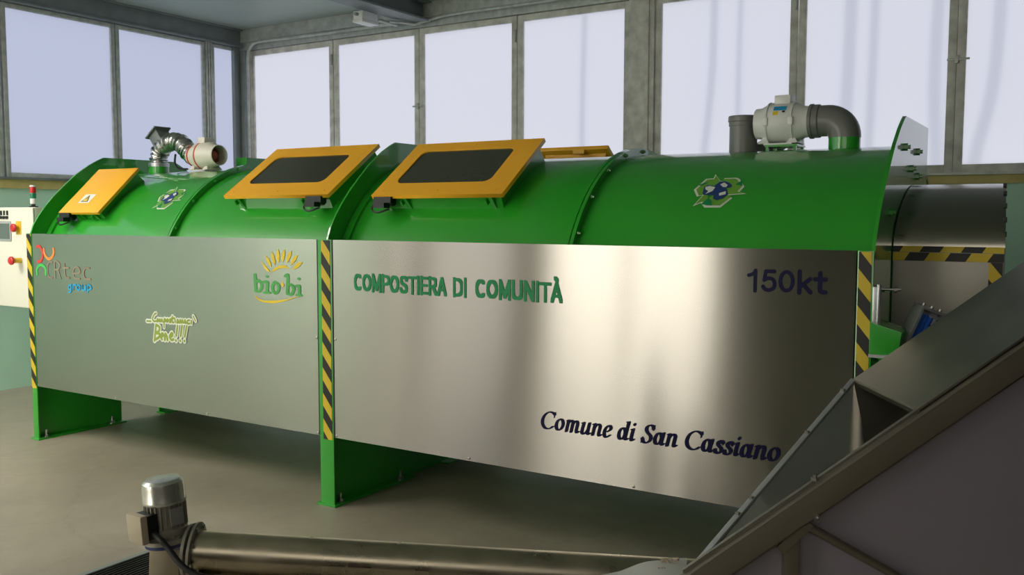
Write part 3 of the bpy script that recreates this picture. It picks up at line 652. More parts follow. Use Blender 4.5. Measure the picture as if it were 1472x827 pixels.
BE_top=[[(-1.619,0.991),(-1.576,0.992)],[(-1.519,1.048),(-1.536,1.042),(-1.558,1.011),(-1.544,0.994),(-1.521,0.997)],[(-1.513,0.996),(-1.504,1.013),(-1.492,1.001),(-1.51,0.994)],[(-1.484,0.996),(-1.481,1.012),(-1.47,0.996),(-1.461,1.013),(-1.453,0.996)],[(-1.441,0.96),(-1.436,1.015),(-1.419,1.007),(-1.434,0.997)],[(-1.411,1.0),(-1.405,1.017),(-1.392,1.007),(-1.409,0.997)],[(-1.381,0.997),(-1.364,1.014),(-1.38,1.017),(-1.37,0.997)],[(-1.352,1.038),(-1.354,1.002),(-1.342,0.999)],[(-1.363,1.025),(-1.33,1.027)],[(-1.326,1.018),(-1.326,1.0)],[(-1.309,1.001),(-1.3,1.02),(-1.29,1.002),(-1.306,0.999)],[(-1.279,0.999),(-1.275,1.021),(-1.263,1.0),(-1.254,1.021),(-1.246,1.001)],[(-1.227,1.022),(-1.235,1.006),(-1.217,1.002),(-1.227,1.022)],[(-1.184,1.023),(-1.202,1.019),(-1.203,1.001),(-1.182,1.002)],[(-1.165,1.021),(-1.166,1.001)],[(-1.145,1.051),(-1.125,1.023)]]
BE_bene=[[(-1.522,0.971),(-1.544,0.863)],[(-1.517,0.97),(-1.486,0.957),(-1.496,0.93),(-1.525,0.917),(-1.488,0.913),(-1.495,0.89),(-1.538,0.87)],[(-1.475,0.895),(-1.452,0.904),(-1.457,0.918),(-1.477,0.899),(-1.464,0.878)],[(-1.436,0.876),(-1.429,0.917),(-1.413,0.9),(-1.408,0.878)],[(-1.385,0.898),(-1.357,0.911),(-1.362,0.927),(-1.385,0.905),(-1.369,0.881),(-1.347,0.886)],[(-1.302,0.978),(-1.318,0.914)],[(-1.258,0.981),(-1.274,0.915)],[(-1.212,0.982),(-1.233,0.914)],[(-1.323,0.88),(-1.321,0.879)],[(-1.281,0.882),(-1.279,0.881)],[(-1.238,0.883),(-1.237,0.883)]]
BB_poly=[[(-0.512,1.424),(-0.488,1.407),(-0.452,1.378),(-0.441,1.362),(-0.464,1.365),(-0.495,1.392)],[(-0.475,1.464),(-0.451,1.446),(-0.427,1.409),(-0.425,1.388),(-0.452,1.408),(-0.471,1.441)],[(-0.42,1.489),(-0.404,1.465),(-0.392,1.425),(-0.396,1.404),(-0.416,1.425),(-0.427,1.46)],[(-0.367,1.504),(-0.356,1.472),(-0.357,1.436),(-0.367,1.417),(-0.383,1.441),(-0.384,1.476)],[(-0.311,1.504),(-0.311,1.468),(-0.32,1.437),(-0.332,1.421),(-0.341,1.447),(-0.333,1.482)],[(-0.254,1.495),(-0.26,1.464),(-0.278,1.436),(-0.299,1.42),(-0.299,1.445),(-0.284,1.476)],[(-0.204,1.471),(-0.219,1.443),(-0.244,1.419),(-0.268,1.41),(-0.257,1.439),(-0.233,1.462)],[(-0.166,1.428),(-0.189,1.406),(-0.221,1.388),(-0.25,1.383),(-0.23,1.41),(-0.199,1.43)],[(-0.433,1.36),(-0.402,1.387),(-0.359,1.404),(-0.31,1.406),(-0.269,1.385),(-0.311,1.39),(-0.36,1.386),(-0.395,1.372)],[(-0.579,1.218),(-0.544,1.197),(-0.486,1.186),(-0.4,1.191),(-0.301,1.204),(-0.166,1.236),(-0.245,1.212),(-0.329,1.188),(-0.415,1.173),(-0.494,1.174),(-0.552,1.189)]]
def fl(strokes): return [list(s) for s in strokes]
for st_, w, m_ in ((CR_red, .022, 'v_red'), (CR_orange, .022, 'v_orange'), (CR_green, .020, 'v_lgreen'), (CR_tan, .013, 'v_tan'), (CR_blue, .013, 'v_blue')):
    decal('logo_lettering', nib(fl(st_), w), m_, P_L, flat)
decal('logo_lettering', nib(fl(BB_bi), .026, .014), 'v_green2', P_L, flat, 'green lettering of the sun logo')
decal('logo_dot', nib(fl(BB_dot), .024), 'v_yellow', P_L, flat)
decal('logo_rays', BB_poly, 'v_yellow', P_L, flat, 'yellow ray petals over the lettering')
BE = BE_top+BE_bene
sk = decal('slogan_sticker', nib(fl(BE_top), .030)+nib(fl(BE_bene), .036), 'v_white', P_L, flat, 'white outlined green slogan')
decal('lettering', nib(fl(BE_top), .013)+nib(fl(BE_bene), .019), 'v_olive', sk, flat2)

# ------------------------------------------------------------------ stainless loading end, right of the bulkhead
ex0, ex1, ey, er = 3.012, 3.445, .40, .735
ec = MB(); pr = []
pr = [(ey, 1.573), (.405, 1.62), (.440, 1.665), (.475, 1.695), (.517, 1.725), (.565, 1.755), (.62, 1.783), (.68, 1.808), (.74, 1.829), (.80, 1.844), (.86, 1.853), (.95, 1.858)]
pr += [(2.02-y, z) for y, z in pr[::-1]]
skx = lambda y: ex1+.002-.086*(y-ey)         # the cover ends on a slant
ec.hexa([(ex0, y, z) for y, z in pr], [(skx(y), y, z) for y, z in pr])
end = ec.build('end_cover', 'steel_end', cm, 0, 40)
ep = MB().box((ex0, ey, .30), (ex1, ey+.06, 1.572)).hexa([(skx(ey+.06)-.06, ey+.06, 0), (skx(ey+.06)-.004, ey+.06, 0), (skx(1.5)-.004, 1.5, 0), (skx(1.5)-.06, 1.5, 0)], [(skx(ey+.06)-.06, ey+.06, 1.572), (skx(ey+.06)-.004, ey+.06, 1.572), (skx(1.5)-.004, 1.5, 1.572), (skx(1.5)-.06, 1.5, 1.572)]).box((ex0+.02, ey+.06, 0), (ex0+.08, ey+.2, .3)).build('end_panel', 'steel_panel', cm, .002)
for y, z in ((.43, 1.63), (.475, 1.69), (.56, 1.75), (.68, 1.805), (.80, 1.842)): MB().box((skx(y)-.010, y-.012, z-.012), (skx(y)+.004, y+.012, z+.012)).build('edge_clip', 'black', end, .002)
MB().box((ex0+.0, ey-.003, 1.512), (ex1-.0, ey-.0005, 1.548)).build('hazard_tape', 'tape_h', ep)
MB().prism([(ey+.0005-.003, 1.550), (ey-.0025, 1.572), (ey+.020, 1.600), (ey+.022, 1.598), (ey-.0, 1.572), (ey-.0005, 1.550)], lambda p, q, t: (t, p, q), ex0, ex1).build('hazard_tape', hazard('hazard_tape_upper', .26, -1.6, off=.06), ep)
MB().box((ex1-.055, ey-.003, .60), (ex1-.003, ey-.0005, 1.511)).build('hazard_tape', hazard('hazard_tape_edge', .15, 1.25, off=.02), ep)
MB().box((3.010, -.02, 1.27), (3.030, .03, 1.42)).cyl((3.034, -.022, 1.26), (3.034, -.022, 1.43), .009).build('hinge', 'alum', cm, .002)
MB().cyl((3.03, .0, 1.41), (3.11, .02, 1.41), .006).lathe([(.012, 0), (.012, .012)], (3.085, .014, 1.41), (1, .2, 0), 6).build('threaded_rod', 'zinc', cm)
MB().hexa([(3.010, -.06, 1.28), (3.13, -.05, 1.245), (3.13, .12, 1.245), (3.010, .12, 1.28)], [(3.010, -.06, 1.15), (3.11, -.05, 1.10), (3.11, .12, 1.10), (3.010, .12, 1.15)]).build('side_bracket', 'green', cm, .002)
MB().box((3.010, -.07, 1.140), (3.12, -.055, 1.152)).build('bracket_lip', 'alum', cm)

# small aluminium framed unit with blue ribs beside the loading end
bu = thing('roller_unit', 'aluminium framed unit with blue ribs leaning beside the loading end', 'belt unit', (3.2, .0, 1.2))
o_ = Vector((3.163, .06, 1.345)); ua = Vector((.848, .53, 0)); da = Vector((-.35, -.11, -.93)).normalized(); na = ua.cross(da).normalized()
ua = (ua-da*ua.dot(da)).normalized(); na = ua.cross(da)
if na.y < 0: na = -na
mm = Matrix(((ua.x, na.x, da.x, o_.x), (ua.y, na.y, da.y, o_.y), (ua.z, na.z, da.z, o_.z), (0, 0, 0, 1)))
fr = MB().box((0, -.05, 0), (.014, .03, .5), mm).box((.098, -.05, 0), (.112, .03, .5), mm).box((0, -.05, -.012), (.112, .03, .0), mm).box((.014, .0, 0), (.098, .03, .5), mm)
frm = fr.build('frame', 'alum', bu, .002)
for i in range(5): MB().box((.018+i*.016, -.040+(i % 2)*.004, .018), (.031+i*.016, .0, .49), mm).build('rib', 'blue', bu, .003)
MB().box((.045, -.056, .012), (.090, -.042, .022), mm).box((.064, -.056, .018), (.074, -.042, .05), mm).build('end_clamp', 'alum', bu, .002)
for x in (.02, .056, .092): MB().lathe([(.007, 0), (.007, .010)], mm @ Vector((x, -.01, -.012)), -da, 6).build('bolt', 'zinc', bu)

# ================================================================== fans and ducts on the barrel
def fan(x0, L, y, z, m, label, seals, big=.106, end=.080):
    f = thing('duct_fan', label, 'fan', (x0+L/2, y, z-.11))
    ax = (1, 0, 0); k = L/.285
    prof = [(end-.006, .02), (end-.006, 0), (end, 0), (end+.002, .03*k), (big, .075*k), (big+.002, .14*k), (big, .205*k), (end+.002, .255*k), (end, L), (end-.006, L), (end-.006, L-.10)]
    body = MB().lathe(prof, (x0, y, z), ax, 44, caps=False).build('body', m, f, 0, 25)
    hub = MB().lathe([(.001, 0), (.03, .004), (.034, .03), (.034, .06)], (x0+L-.05, y, z), (-1, 0, 0), 20)
    for i in range(7):
        a = 2*pi*i/7; d = Vector((0, cos(a), sin(a))); t = Vector((0, -sin(a), cos(a))); c = Vector((x0+L-.08, y, z))
        q = [c+d*.03+t*.012, c+d*(end-.01)+t*.03, c+d*(end-.01)-t*.02+Vector((-.03, 0, 0)), c+d*.03-t*.012+Vector((-.02, 0, 0))]
        hub.hexa(q, [p+Vector((-.003, 0, 0)) for p in q])
    hub.lathe([(end-.007, 0), (end-.007, .004)], (x0+L-.12, y, z), ax, 30)
    hub.build('impeller', 'rust' if seals else 'black', f)
    if seals:
        for s in (.012, .125):
            r = end+.004 if s < .05 else big+.003
            MB().lathe([(r-.012, 0), (r, 0), (r, .016), (r-.012, .016)], (x0+s, y, z), ax, 40, caps=False).build('seal_ring', 'rust', f)
    else:
        for s in (.075*k, .205*k):
            MB().lathe([(big-.01, 0), (big+.004, 0), (big+.004, .006), (big-.01, .006)], (x0+s-.003, y, z), ax, 44, caps=False).build('clamp_ring', m, f)
            MB().box((x0+s-.012, y-big-.008, z-.02), (x0+s+.012, y-big+.01, z+.02)).build('clip', m, f, .002)
    MB().box((x0+L*.36, y-.05, z+big-.012), (x0+L*.36+.085, y+.05, z+big+.035)).build('terminal_box', m, f, .006)
    ft = MB()
    for s in (.2, .72):
        ft.hexa([(x0+L*s-.03, y-.075, z-big-.005), (x0+L*s+.03, y-.075, z-big-.005), (x0+L*s+.03, y+.075, z-big-.005), (x0+L*s-.03, y+.075, z-big-.005)],
                [(x0+L*s-.008, y-.055, z-big+.03), (x0+L*s+.008, y-.055, z-big+.03), (x0+L*s+.008, y+.055, z-big+.03), (x0+L*s-.008, y+.055, z-big+.03)])
    ft.box((x0+L*.2, y-.075, z-big-.012), (x0+L*.72, y-.06, z-big-.004)); ft.box((x0+L*.2, y+.06, z-big-.012), (x0+L*.72, y+.075, z-big-.004))
    ft.build('foot', m, f)
    return f, body
fL, _b = fan(-2.345, .305, 1.0, 2.172, 'fanwhite', 'cream round duct fan with orange seals and open right end', True)
fR, _b = fan(2.207, .285, 1.0, 2.196, 'white', 'white round duct fan joined to the grey elbow pipe', False)
# rating label on the right fan
def onfan(x, a, h=.0025): return (x, 1.0-(.107+h)*cos(a), 2.196+(.107+h)*sin(a))
for (xa, xb, a0, a1, mm_, nm) in ((2.318, 2.385, .55, .80, 'v_blue', 'label_band'), (2.318, 2.345, .30, .50, 'v_yellow', 'label_band'), (2.365, 2.380, .42, .52, 'v_black', 'label_mark')):
    MB().add([onfan(xa, a0), onfan(xb, a0), onfan(xb, a1), onfan(xa, a1)], [(0, 1, 2, 3)]).build(nm, mm_, fR)
el = thing('elbow_pipe', 'grey plastic elbow pipe bending from white fan down to green stub', 'pipe', (2.66, 1.0, 2.1))
pth = [(2.478, 2.196), (2.53, 2.196), (2.575, 2.196)]+[(2.575+.085*sin(a), 2.196-.085*(1-cos(a))) for a in [pi/2*i/10 for i in range(1, 11)]]
MB().tube([(x, 1.0, z) for x, z in pth]+[(2.66, 1.0, 2.105)], .080, 36).build('bend', 'pvc', el, 0, 60)
MB().lathe([(.082, 0), (.090, .004), (.090, .018), (.086, .022), (.086, .05), (.081, .055)], (2.485, 1.0, 2.196), (1, 0, 0), 36).build('socket', 'pvc', el)
wy = thing('branch_pipe', 'grey plastic branch pipe standing left of the white fan', 'pipe', (2.125, 1.0, 2.03))
MB().lathe([(.074, 1.98), (.074, 2.19), (.078, 2.192), (.078, 2.212), (.082, 2.216), (.082, 2.240), (.078, 2.245), (.070, 2.245), (.070, 2.15)], (2.125, 1.02, 0), (0, 0, 1), 36).build('pipe', 'pvc', wy)
MB().tube([(2.11, 1.04, 1.97), (2.20, 1.14, 2.06), (2.31, 1.22, 2.155)], .058, 24).build('side_branch', 'pvc', wy)
MB().lathe([(.062, 0), (.062, .03)], (2.28, 1.198, 2.13), Vector((.11, .08, .095)), 24).build('branch_collar', 'pvc', wy)
# foil duct with damper box
fd = thing('foil_duct', 'crinkled silver foil duct arching from green stub to cream fan', 'duct', (-2.776, 1.0, 2.12))
pts = smoothpath([(-2.776, 1, 2.115), (-2.775, 1, 2.17), (-2.745, 1, 2.235), (-2.665, 1, 2.287), (-2.565, 1, 2.30), (-2.48, 1, 2.275), (-2.42, 1, 2.225), (-2.37, 1, 2.185), (-2.335, 1, 2.172)], 8)
MB().tube(pts, .07, 28, rf=lambda i: .060+.013*((i//2) % 2)+.004*sin(i*7.3)).build('hose', 'alu', fd, 0, 20)
MB().lathe([(.0815, 0), (.0815, .03)], (-2.776, 1.0, 2.10), (0, 0, 1), 36).build('clamp_band', 'alum', fd)
MB().lathe([(.0745, -.018), (.0745, .018)], pts[44] if len(pts) > 44 else pts[-10], (pts[45]-pts[43]), 28).build('clamp_band', 'grey', fd)
bm_ = Matrix.Translation((-2.745, 1.0, 2.335)) @ Matrix.Rotation(R(-38), 4, 'Y')
MB().box((-.055, -.06, -.07), (.055, .06, .045), bm_).build('damper_box', 'grey', fd, .003)
MB().box((-.075, -.08, .045), (.075, .08, .057), bm_).build('box_rim', 'grey', fd, .002)
tag(MB().tube(smoothpath([(-2.50, .95, 2.19), (-2.47, .92, 2.12), (-2.40, .90, 2.075), (-2.30, .905, 2.066)]), .008, 8).build('fan_cable', 'rubber'), 'thin black cable below the foil duct', 'cable')

# ================================================================== control cabinet
cb = thing('control_cabinet', 'cream control cabinet with screen and emergency buttons', 'control cabinet', (-3.75, .45, 0))
cx0, cx1, cy0, cy1, cz0, cz1 = -4.08, -3.425, .30, .55, .943, 1.765
MB().box((cx0, cy0+.02, cz0), (cx1, cy1, cz1)).build('body', 'cab', cb, .004)
dr = MB().box((cx0+.004, cy0, cz0+.006), (cx1-.004, cy0+.018, cz1-.006)).build('door', 'cab', cb, .004)
MB().box((-4.01, cy0-.006, 1.485), (-3.745, cy0, 1.652)).build('screen_bezel', 'bezel', dr, .003)
MB().box((-3.99, cy0-.008, 1.505), (-3.765, cy0-.005, 1.632)).build('screen', 'screen', dr)
def btn(x, z, plate, cap, dp):
    if plate == 'yel' and dp < .04: MB().box((x-.028, cy0-.004, z-.055), (x+.045, cy0, z+.055)).build('button_plate', 'yel', dr, .002)
    MB().lathe([(.022, 0), (.022, dp)], (x, cy0, z), (0, -1, 0), 20).build('button_collar', plate, dr)
    MB().lathe([(.018, 0), (.034, .012), (.034, .026), (.026, .034)], (x-.0, cy0-dp, z), (0, -1, 0), 20).build('emergency_button', cap, dr)
btn(-3.645, 1.598, 'yel', 'red', .02); btn(-3.625, 1.334, 'yel', 'red', .06)
for i, (x, c) in enumerate(((-3.93, 'greenlamp'), (-3.885, 'black'), (-3.84, 'black'), (-3.795, 'black'))):
    MB().box((x-.014, cy0-.003, 1.70), (x+.014, cy0-.001, 1.738)).build('label_plate', c, dr)
    MB().lathe([(.013, 0), (.013, .014), (.009, .018)], (x, cy0, 1.682), (0, -1, 0), 16).build('switch', c, dr)
MB().box((-3.47, .38, 0), (-3.43, .44, .945)).box((-3.52, .30, 0), (-3.43, .52, .012)).build('stand', 'galv', cb, .002)
sg = thing('signal_tower', 'red green and white signal light tower on the control cabinet', 'signal light', (-3.62, .42, cz1))
z = cz1
MB().lathe([(.036, 0), (.036, .008), (.016, .014), (.016, .028)], (-3.62, .42, z), (0, 0, 1), 24).build('base', 'black', sg)
for h, m_, nm in ((.045, 'white', 'white_lens'), (.045, 'greenlamp', 'green_lens'), (.05, 'red', 'red_lens'), (.014, 'white', 'cap')):
    MB().lathe([(.021, 0), (.023, .004), (.023, h-.004), (.021, h-.001)], (-3.62, .42, z+.028), (0, 0, 1), 24).build(nm, m_, sg); z += h
tag(MB().tube(smoothpath([(-3.56, .42, .942), (-3.56, .41, .82), (-3.50, .36, .70), (-3.40, .30, .62), (-3.2, .28, .56), (-3.011, .28, .54)]), .016, 10).tube(smoothpath([(-3.52, .42, .942), (-3.52, .42, .84), (-3.45, .38, .74), (-3.3, .33, .68), (-3.011, .31, .64)]), .012, 10).build('cable', 'rubber'), 'black cables hanging from the control cabinet', 'cable')

# ================================================================== conveyors in the foreground
CU = Vector((cos(YAW), sin(YAW), 0)); CW = Vector((-sin(YAW), cos(YAW), 0)); C0 = Vector((CAM.x, CAM.y, 0))
def cv(u, d, z): return C0+CU*u+CW*d+Vector((0, 0, z))
cmx = Matrix(((CU.x, CW.x, 0, C0.x), (CU.y, CW.y, 0, C0.y), (0, 0, 1, 0), (0, 0, 0, 1)))
# floor grating under the motor
gr = thing('floor_grate', 'dark bar grating let into the floor below the motor', 'floor grate', (.05, -1.9, 0))
gm = MB()
for i in range(22): 
    x = -.19+i*.024; gm.box((x-.004, -2.9, .001), (x+.004, -1.02, .012))
gm.build('bars', 'grate', gr)
MB().box((-.225, -2.92, 0.001), (-.195, -.99, .014)).box((.34, -2.92, .001), (.37, -.99, .014)).box((-.195, -1.02, .001), (.34, -.99, .014)).build('rim', 'galv_dark', gr)
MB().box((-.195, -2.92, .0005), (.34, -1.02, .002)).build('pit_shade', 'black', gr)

sc = thing('screw_conveyor', 'stainless tube screw conveyor with upright motor in the foreground', 'conveyor', tuple(cv(-1.05, 2.95, 0)))
A_, B_ = cv(-1.045, 2.95, .600), cv(.95, 2.95, .486); ta = (B_-A_).normalized(); tup = (Vector((0, 0, 1))-ta*ta.z).normalized(); tw = ta.cross(tup)
MB().lathe([(.058, 0), (.066, 0), (.067, .02), (.066, .03), (.066, (B_-A_).length)], A_, ta, 48).build('tube', 'steel_tube', sc, 0, 40)
fl_ = MB().lathe([(.030, -.018), (.088, -.018), (.088, -.008), (.030, -.008)], A_, ta, 40).lathe([(.060, -.008), (.094, -.008), (.094, .0), (.060, .0)], A_+ta*.012, ta, 40).build('end_flange', 'cast', sc)
for i in range(8):
    a = 2*pi*(i+.3)/8; MB().lathe([(.008, 0), (.008, .008)], A_+(tup*cos(a)+tw*sin(a))*.080+ta*.012, ta, 6).build('flange_bolt', 'zinc', sc)
# saddle under the tube
tm = Matrix(((ta.x, tw.x, tup.x, A_.x), (ta.y, tw.y, tup.y, A_.y), (ta.z, tw.z, tup.z, A_.z), (0, 0, 0, 1)))
MB().box((.03, -.066, -.16), (1.9, .066, -.052), tm).build('trough', 'steel_tube', sc, .004)
for u in (.35, 1.15):
    MB().box((u, -.05, -.62+.06*u), (u+.05, .05, -.155), tm).box((u-.05, -.09, -.63+.06*u), (u+.10, .09, -.61+.06*u), tm).build('support_leg', 'steel_panel', sc, .003)
# gearbox bracket and motor
g0 = Vector(A_)-ta*.080
gz = MB(); pm = Matrix(((ta.x, tw.x, tup.x, g0.x), (ta.y, tw.y, tup.y, g0.y), (ta.z, tw.z, tup.z, g0.z), (0, 0, 0, 1)))
gz.box((-.045, -.055, -.40), (.052, -.047, .022), pm).box((-.045, .047, -.40), (.052, .055, .022), pm).box((.046, -.047, -.40), (.052, .047, .022), pm)
brk = gz.build('bracket', 'steel_tube', sc, .002)
MB().box((-.06, -.08, -.60), (.07, .08, -.585), pm).box((-.03, -.05, -.585), (.04, .05, -.39), pm).build('stand', 'steel_panel', sc, .003)
for u in (-.028, .030): MB().lathe([(.009, 0), (.009, .008), (.005, .008), (.005, .014)], pm @ Vector((u, -.055, -.012)), -tw if tw.dot(CAM-g0) < 0 else tw, 6).build('bolt', 'zinc', brk)
tup = (Vector((0, 0, 1))-CU*.075).normalized(); ta = (CU-tup*CU.dot(tup)).normalized(); tw = ta.cross(tup)      # the motor leans a little
mt = MB().lathe([(.06, .045), (.062, .048), (.064, .075), (.058, .082), (.058, .165), (.062, .168)], g0, tup, 32)
for i in range(26):
    a = 2*pi*i/26; d = ta*cos(a)+tw*sin(a); e = ta*(-sin(a))+tw*cos(a); b0 = g0+d*.055-e*.002; 
    mt.hexa([b0+tup*.082, b0+e*.004+tup*.082, b0+e*.004+d*.011+tup*.082, b0+d*.011+tup*.082], [b0+tup*.168, b0+e*.004+tup*.168, b0+e*.004+d*.011+tup*.168, b0+d*.011+tup*.168])
mot = mt.build('motor', 'cast', sc)
MB().lathe([(.066, .160), (.068, .164), (.068, .172), (.0665, .176), (.0665, .215), (.064, .229), (.055, .238), (.047, .239), (.0, .241)], g0, tup, 40).build('cowl', 'cowl', mot, 0, 30)
MB().lathe([(.078, .034), (.080, .036), (.080, .048), (.076, .050)], g0, tup, 32).build('mount_flange', 'cast', mot)
MB().lathe([(.074, .022), (.074, .034)], g0, tup, 32).build('gasket_plate', 'bluepaint', mot)
for i in range(4):
    a = pi/4+pi/2*i; MB().lathe([(.009, .050), (.009, .058)], g0+(ta*cos(a)+tw*sin(a))*.070, tup, 6).build('bolt', 'zinc', mot)
vd = (CAM-g0); vd = (vd-tup*vd.dot(tup)).normalized(); 
def ang_dir(deg): 
    return Matrix.Rotation(R(deg), 3, tup) @ vd
d1 = ang_dir(-62); e1 = tup.cross(d1)
xm = Matrix(((d1.x, e1.x, tup.x, g0.x), (d1.y, e1.y, tup.y, g0.y), (d1.z, e1.z, tup.z, g0.z), (0, 0, 0, 1)))
MB().box((.050, -.040, .062), (.088, .040, .142), xm).build('terminal_box', 'black', mot, .003)
MB().box((.088, -.046, .055), (.112, .046, .148), xm).build('terminal_lid', 'beige', mot, .005)
d2 = ang_dir(28); e2 = tup.cross(d2); xm2 = Matrix(((d2.x, e2.x, tup.x, g0.x), (d2.y, e2.y, tup.y, g0.y), (d2.z, e2.z, tup.z, g0.z), (0, 0, 0, 1)))
MB().box((.064, -.022, .095), (.070, .022, .150), xm2).build('nameplate', 'alum', mot)
p0 = xm @ Vector((.070, -.040 if (xm.to_3x3() @ Vector((0, -1, 0))).dot(vd) > 0 else .040, .085))
tag(MB().tube(smoothpath([p0, p0+vd*.035-tup*.012+CU*.02, cv(-1.085, 2.83, .655), cv(-1.035, 2.81, .605), cv(-.975, 2.80, .575), cv(-.87, 2.80, .561), cv(-.70, 2.80, .556), cv(-.45, 2.80, .548), cv(-.1, 2.80, .53), cv(.35, 2.80, .50)], 8), .0095, 12).build('power_cable', 'rubber'), 'thick black cable from the motor along the stainless tube', 'cable')

# inclined feed conveyor on the right
SL = .715
ic = thing('feed_conveyor', 'inclined stainless feed conveyor with open hopper mouth at right', 'conveyor', tuple(cv(1.2, 2.95, 0)))
def zr(u): return 1.123+(u-1.202)*SL
uT, uB, uE = .535, 1.202, 2.35
# side rail: a folded channel along the near edge
def beam(u0, u1, d0, d1, h0, h1, mb=None):
    mb = mb or MB(); return mb.hexa([cv(u0, d0, zr(u0)+h0), cv(u0, d1, zr(u0)+h0), cv(u0, d1, zr(u0)+h1), cv(u0, d0, zr(u0)+h1)], [cv(u1, d0, zr(u1)+h0), cv(u1, d1, zr(u1)+h0), cv(u1, d1, zr(u1)+h1), cv(u1, d0, zr(u1)+h1)])
rl = MB(); beam(uT-.03, uE, 2.66, 2.668, -.098, -.006, rl); beam(uT-.03, uE, 2.66, 2.70, -.012, -.004, rl); beam(uT-.03, uE, 2.66, 2.70, -.098, -.090, rl)
rail = rl.build('side_rail', 'steel_rail', ic, .0015)
r2b = MB(); beam(uT-.02, uB+.0, 2.685, 2.700, .000, .010, r2b); r2b.build('rail_lip', 'steel_panel', ic)
for u, h in ((.905, .006), (.905, -.100), (1.60, .012)):
    q = cv(u, 2.69 if h > 0 else 2.665, zr(u)+h); MB().lathe([(.012, 0), (.012, .010), (.006, .010), (.006, .018)], q, (0, 0, 1) if h > 0 else -CW, 6).build('bolt', 'zinc', rail)
# lid over the upper part
ld = MB(); beam(uB, uE, 2.688, 3.20, .002, .010, ld)
ld.hexa([cv(uB, 2.688, zr(uB)+.002), cv(uB, 3.2, zr(uB)+.002), cv(uB+.02, 3.2, zr(uB)-.02), cv(uB+.02, 2.688, zr(uB)-.02)], [cv(uB+.004, 2.688, zr(uB)+.006), cv(uB+.004, 3.2, zr(uB)+.006), cv(uB+.024, 3.2, zr(uB)-.016), cv(uB+.024, 2.688, zr(uB)-.016)])
ld.build('lid', 'steel_dull', ic)
# closed trough below the lid
tb = MB()
beam(uB, uE, 3.19, 3.20, -.30, .0, tb); beam(uB, uE, 2.712, 2.72, -.30, .0, tb); beam(uB, uE, 2.72, 3.19, -.30, -.29, tb)
tb.build('upper_trough', 'steel_dull', ic)
# open mouth: far sheet, sloping floor, near sheet, meeting towards the outlet
lipA, lipT = cv(uB, 3.20, zr(uB)+.004), cv(.565, 2.86, .560)
nearA, nearT = cv(uB, 2.714, zr(uB)), cv(uT-.01, 2.714, zr(uT-.01))
botA, botT = cv(uB, 3.00, zr(uB)-.29), cv(.54, 2.80, .46)
botB = cv(uB, 2.76, zr(uB)-.30); botU = cv(.53, 2.73, .46)
ms = MB()
def sheet(a, b, c, d, t=.004):
    n = (b-a).cross(d-a).normalized()*t; ms.hexa([a, b, c, d], [a+n, b+n, c+n, d+n])
mid1 = lipA.lerp(botA, .5)
lipM, botM = lipT.lerp(lipA, .40), botT.lerp(botA, .52)-CW*.05+Vector((0, 0, .03))
sheet(lipT, lipM, botM, botT); sheet(lipM, lipA, botA, botM); sheet(botT, botA, botB, botU); sheet(botU, botB, nearA, nearT)
ms.build('hopper_mouth', 'steel_mouth', ic)
lp = MB(); dl = (lipA-lipT).normalized(); nl = dl.cross(Vector((0, 0, 1))).normalized(); 
lp.hexa([lipT-nl*.012-Vector((0, 0, .006)), lipT+nl*.010-Vector((0, 0, .006)), lipT+nl*.010+Vector((0, 0, .006)), lipT-nl*.012+Vector((0, 0, .006))], [lipA-nl*.012-Vector((0, 0, .006)), lipA+nl*.010-Vector((0, 0, .006)), lipA+nl*.010+Vector((0, 0, .006)), lipA-nl*.012+Vector((0, 0, .006))])
mouth_lip = lp.build('mouth_lip', 'alum', ic, .001)
for t in (.28, .36, .70, .93): MB().lathe([(.009, 0), (.009, .008)], lipT.lerp(lipA, t)+Vector((0, 0, .006)), (0, 0, 1), 6).build('bolt', 'zinc', mouth_lip)
# big side sheet below the rail
sp = MB(); tp_ = [(.60, zr(.60)-.05), (uE, zr(uE)-.05), (uE, .08), (.60, .08)]
sp.hexa([cv(u, 2.701, z) for u, z in tp_], [cv(u, 2.709, z) for u, z in tp_]); sp.build('side_sheet', 'steel_grey', ic)
ps = MB()
def strut(a, b, w, d):
    a, b = Vector(a), Vector(b); t = (b-a).normalized(); s = t.cross(CW).normalized(); ps.hexa([a-s*w/2, a+s*w/2, a+s*w/2+CW*d, a-s*w/2+CW*d], [b-s*w/2, b+s*w/2, b+s*w/2+CW*d, b-s*w/2+CW*d])
strut(cv(.838, 2.67, 0), cv(.838, 2.67, zr(.838)-.10), .046, .05); ps.build('support_post', 'steel_rail', ic, .003)
ps = MB(); strut(cv(.800, 2.664, zr(.80)-.125), cv(.885, 2.664, zr(.885)-.10), .03, .008); ps.build('gusset', 'steel_rail', ic)
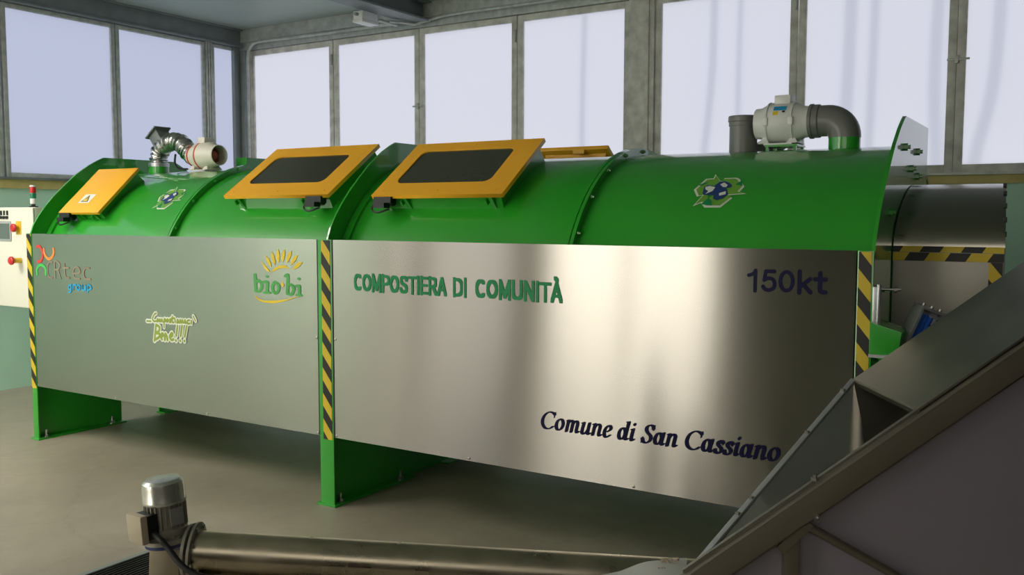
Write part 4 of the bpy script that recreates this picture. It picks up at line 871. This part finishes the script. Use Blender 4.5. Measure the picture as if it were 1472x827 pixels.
MB().tube([cv(.868, 2.68, .790), cv(1.60, 2.68, .375)], .013, 14).build('brace', 'steel_rail', ic)
ps = MB(); strut(cv(2.2, 2.67, 0), cv(2.2, 2.67, zr(2.2)-.10), .046, .05); ps.build('support_post', 'steel_rail', ic, .003)
MB().box((.60, 2.67, 0), (2.35, 2.74, .08), cmx).build('base_rail', 'steel_tube', ic, .003)

# white sheet lying over the outlet
wp = MB(); N1, N2 = 10, 8
ca, cb_, cc, cd_ = Vector((2.47, -1.47, .583)), Vector((2.575, -1.228, .585)), Vector((2.672, -1.143, .588)), Vector((2.80, -1.50, .572))
vs = []; fs = []
for i in range(N1+1):
    for j in range(N2+1):
        s, t = i/N1, j/N2; p = ca.lerp(cb_, s).lerp(cd_.lerp(cc, s), t); p.z += .006*sin(3.1*t)*sin(2.2*s)+.003*sin(9*s+4*t); vs.append(p)
for i in range(N1):
    for j in range(N2): k_ = i*(N2+1)+j; fs.append((k_, k_+1, k_+N2+2, k_+N2+1))
wp.add(vs, fs); wp.add([p-Vector((0, 0, .002)) for p in vs], fs)
wsht = tag(wp.build('paper_sheet', 'paper', None, 0, 60), 'torn white sheet lying on the tube end by the conveyor foot', 'sheet')
tt = MB()
random.seed(3)
for i in range(16):
    s, t = .80+random.random()*.16, .45+random.random()*.35; p = ca.lerp(cb_, s).lerp(cd_.lerp(cc, s), t)+Vector((0, 0, .010)); a = random.random()*6; r = .005+random.random()*.008
    d = Vector((cos(a), sin(a), 0))*r; e = Vector((-sin(a), cos(a), .3))*r*.5; tt.hexa([p-d, p-e, p+d, p+e], [q+Vector((0, 0, .0015)) for q in (p-d, p-e, p+d, p+e)])
tt.build('torn_patch', 'tan', wsht)
nx = (CU*.9+CW*.25).normalized(); ny = (CW*.97-CU*.25).normalized(); tc_ = Vector((2.642, -1.300, .598))
decal('lettering', nib([[(0, 0), (0, .5)], [(0, .3), (.12, .48), (.28, .42), (.32, 0)], ell(.75, .25, .22, .25)], .09), 'v_black', wsht, lambda x, y: tc_+nx*x*.022+ny*y*.022, None, Vector((0, 0, 1)))
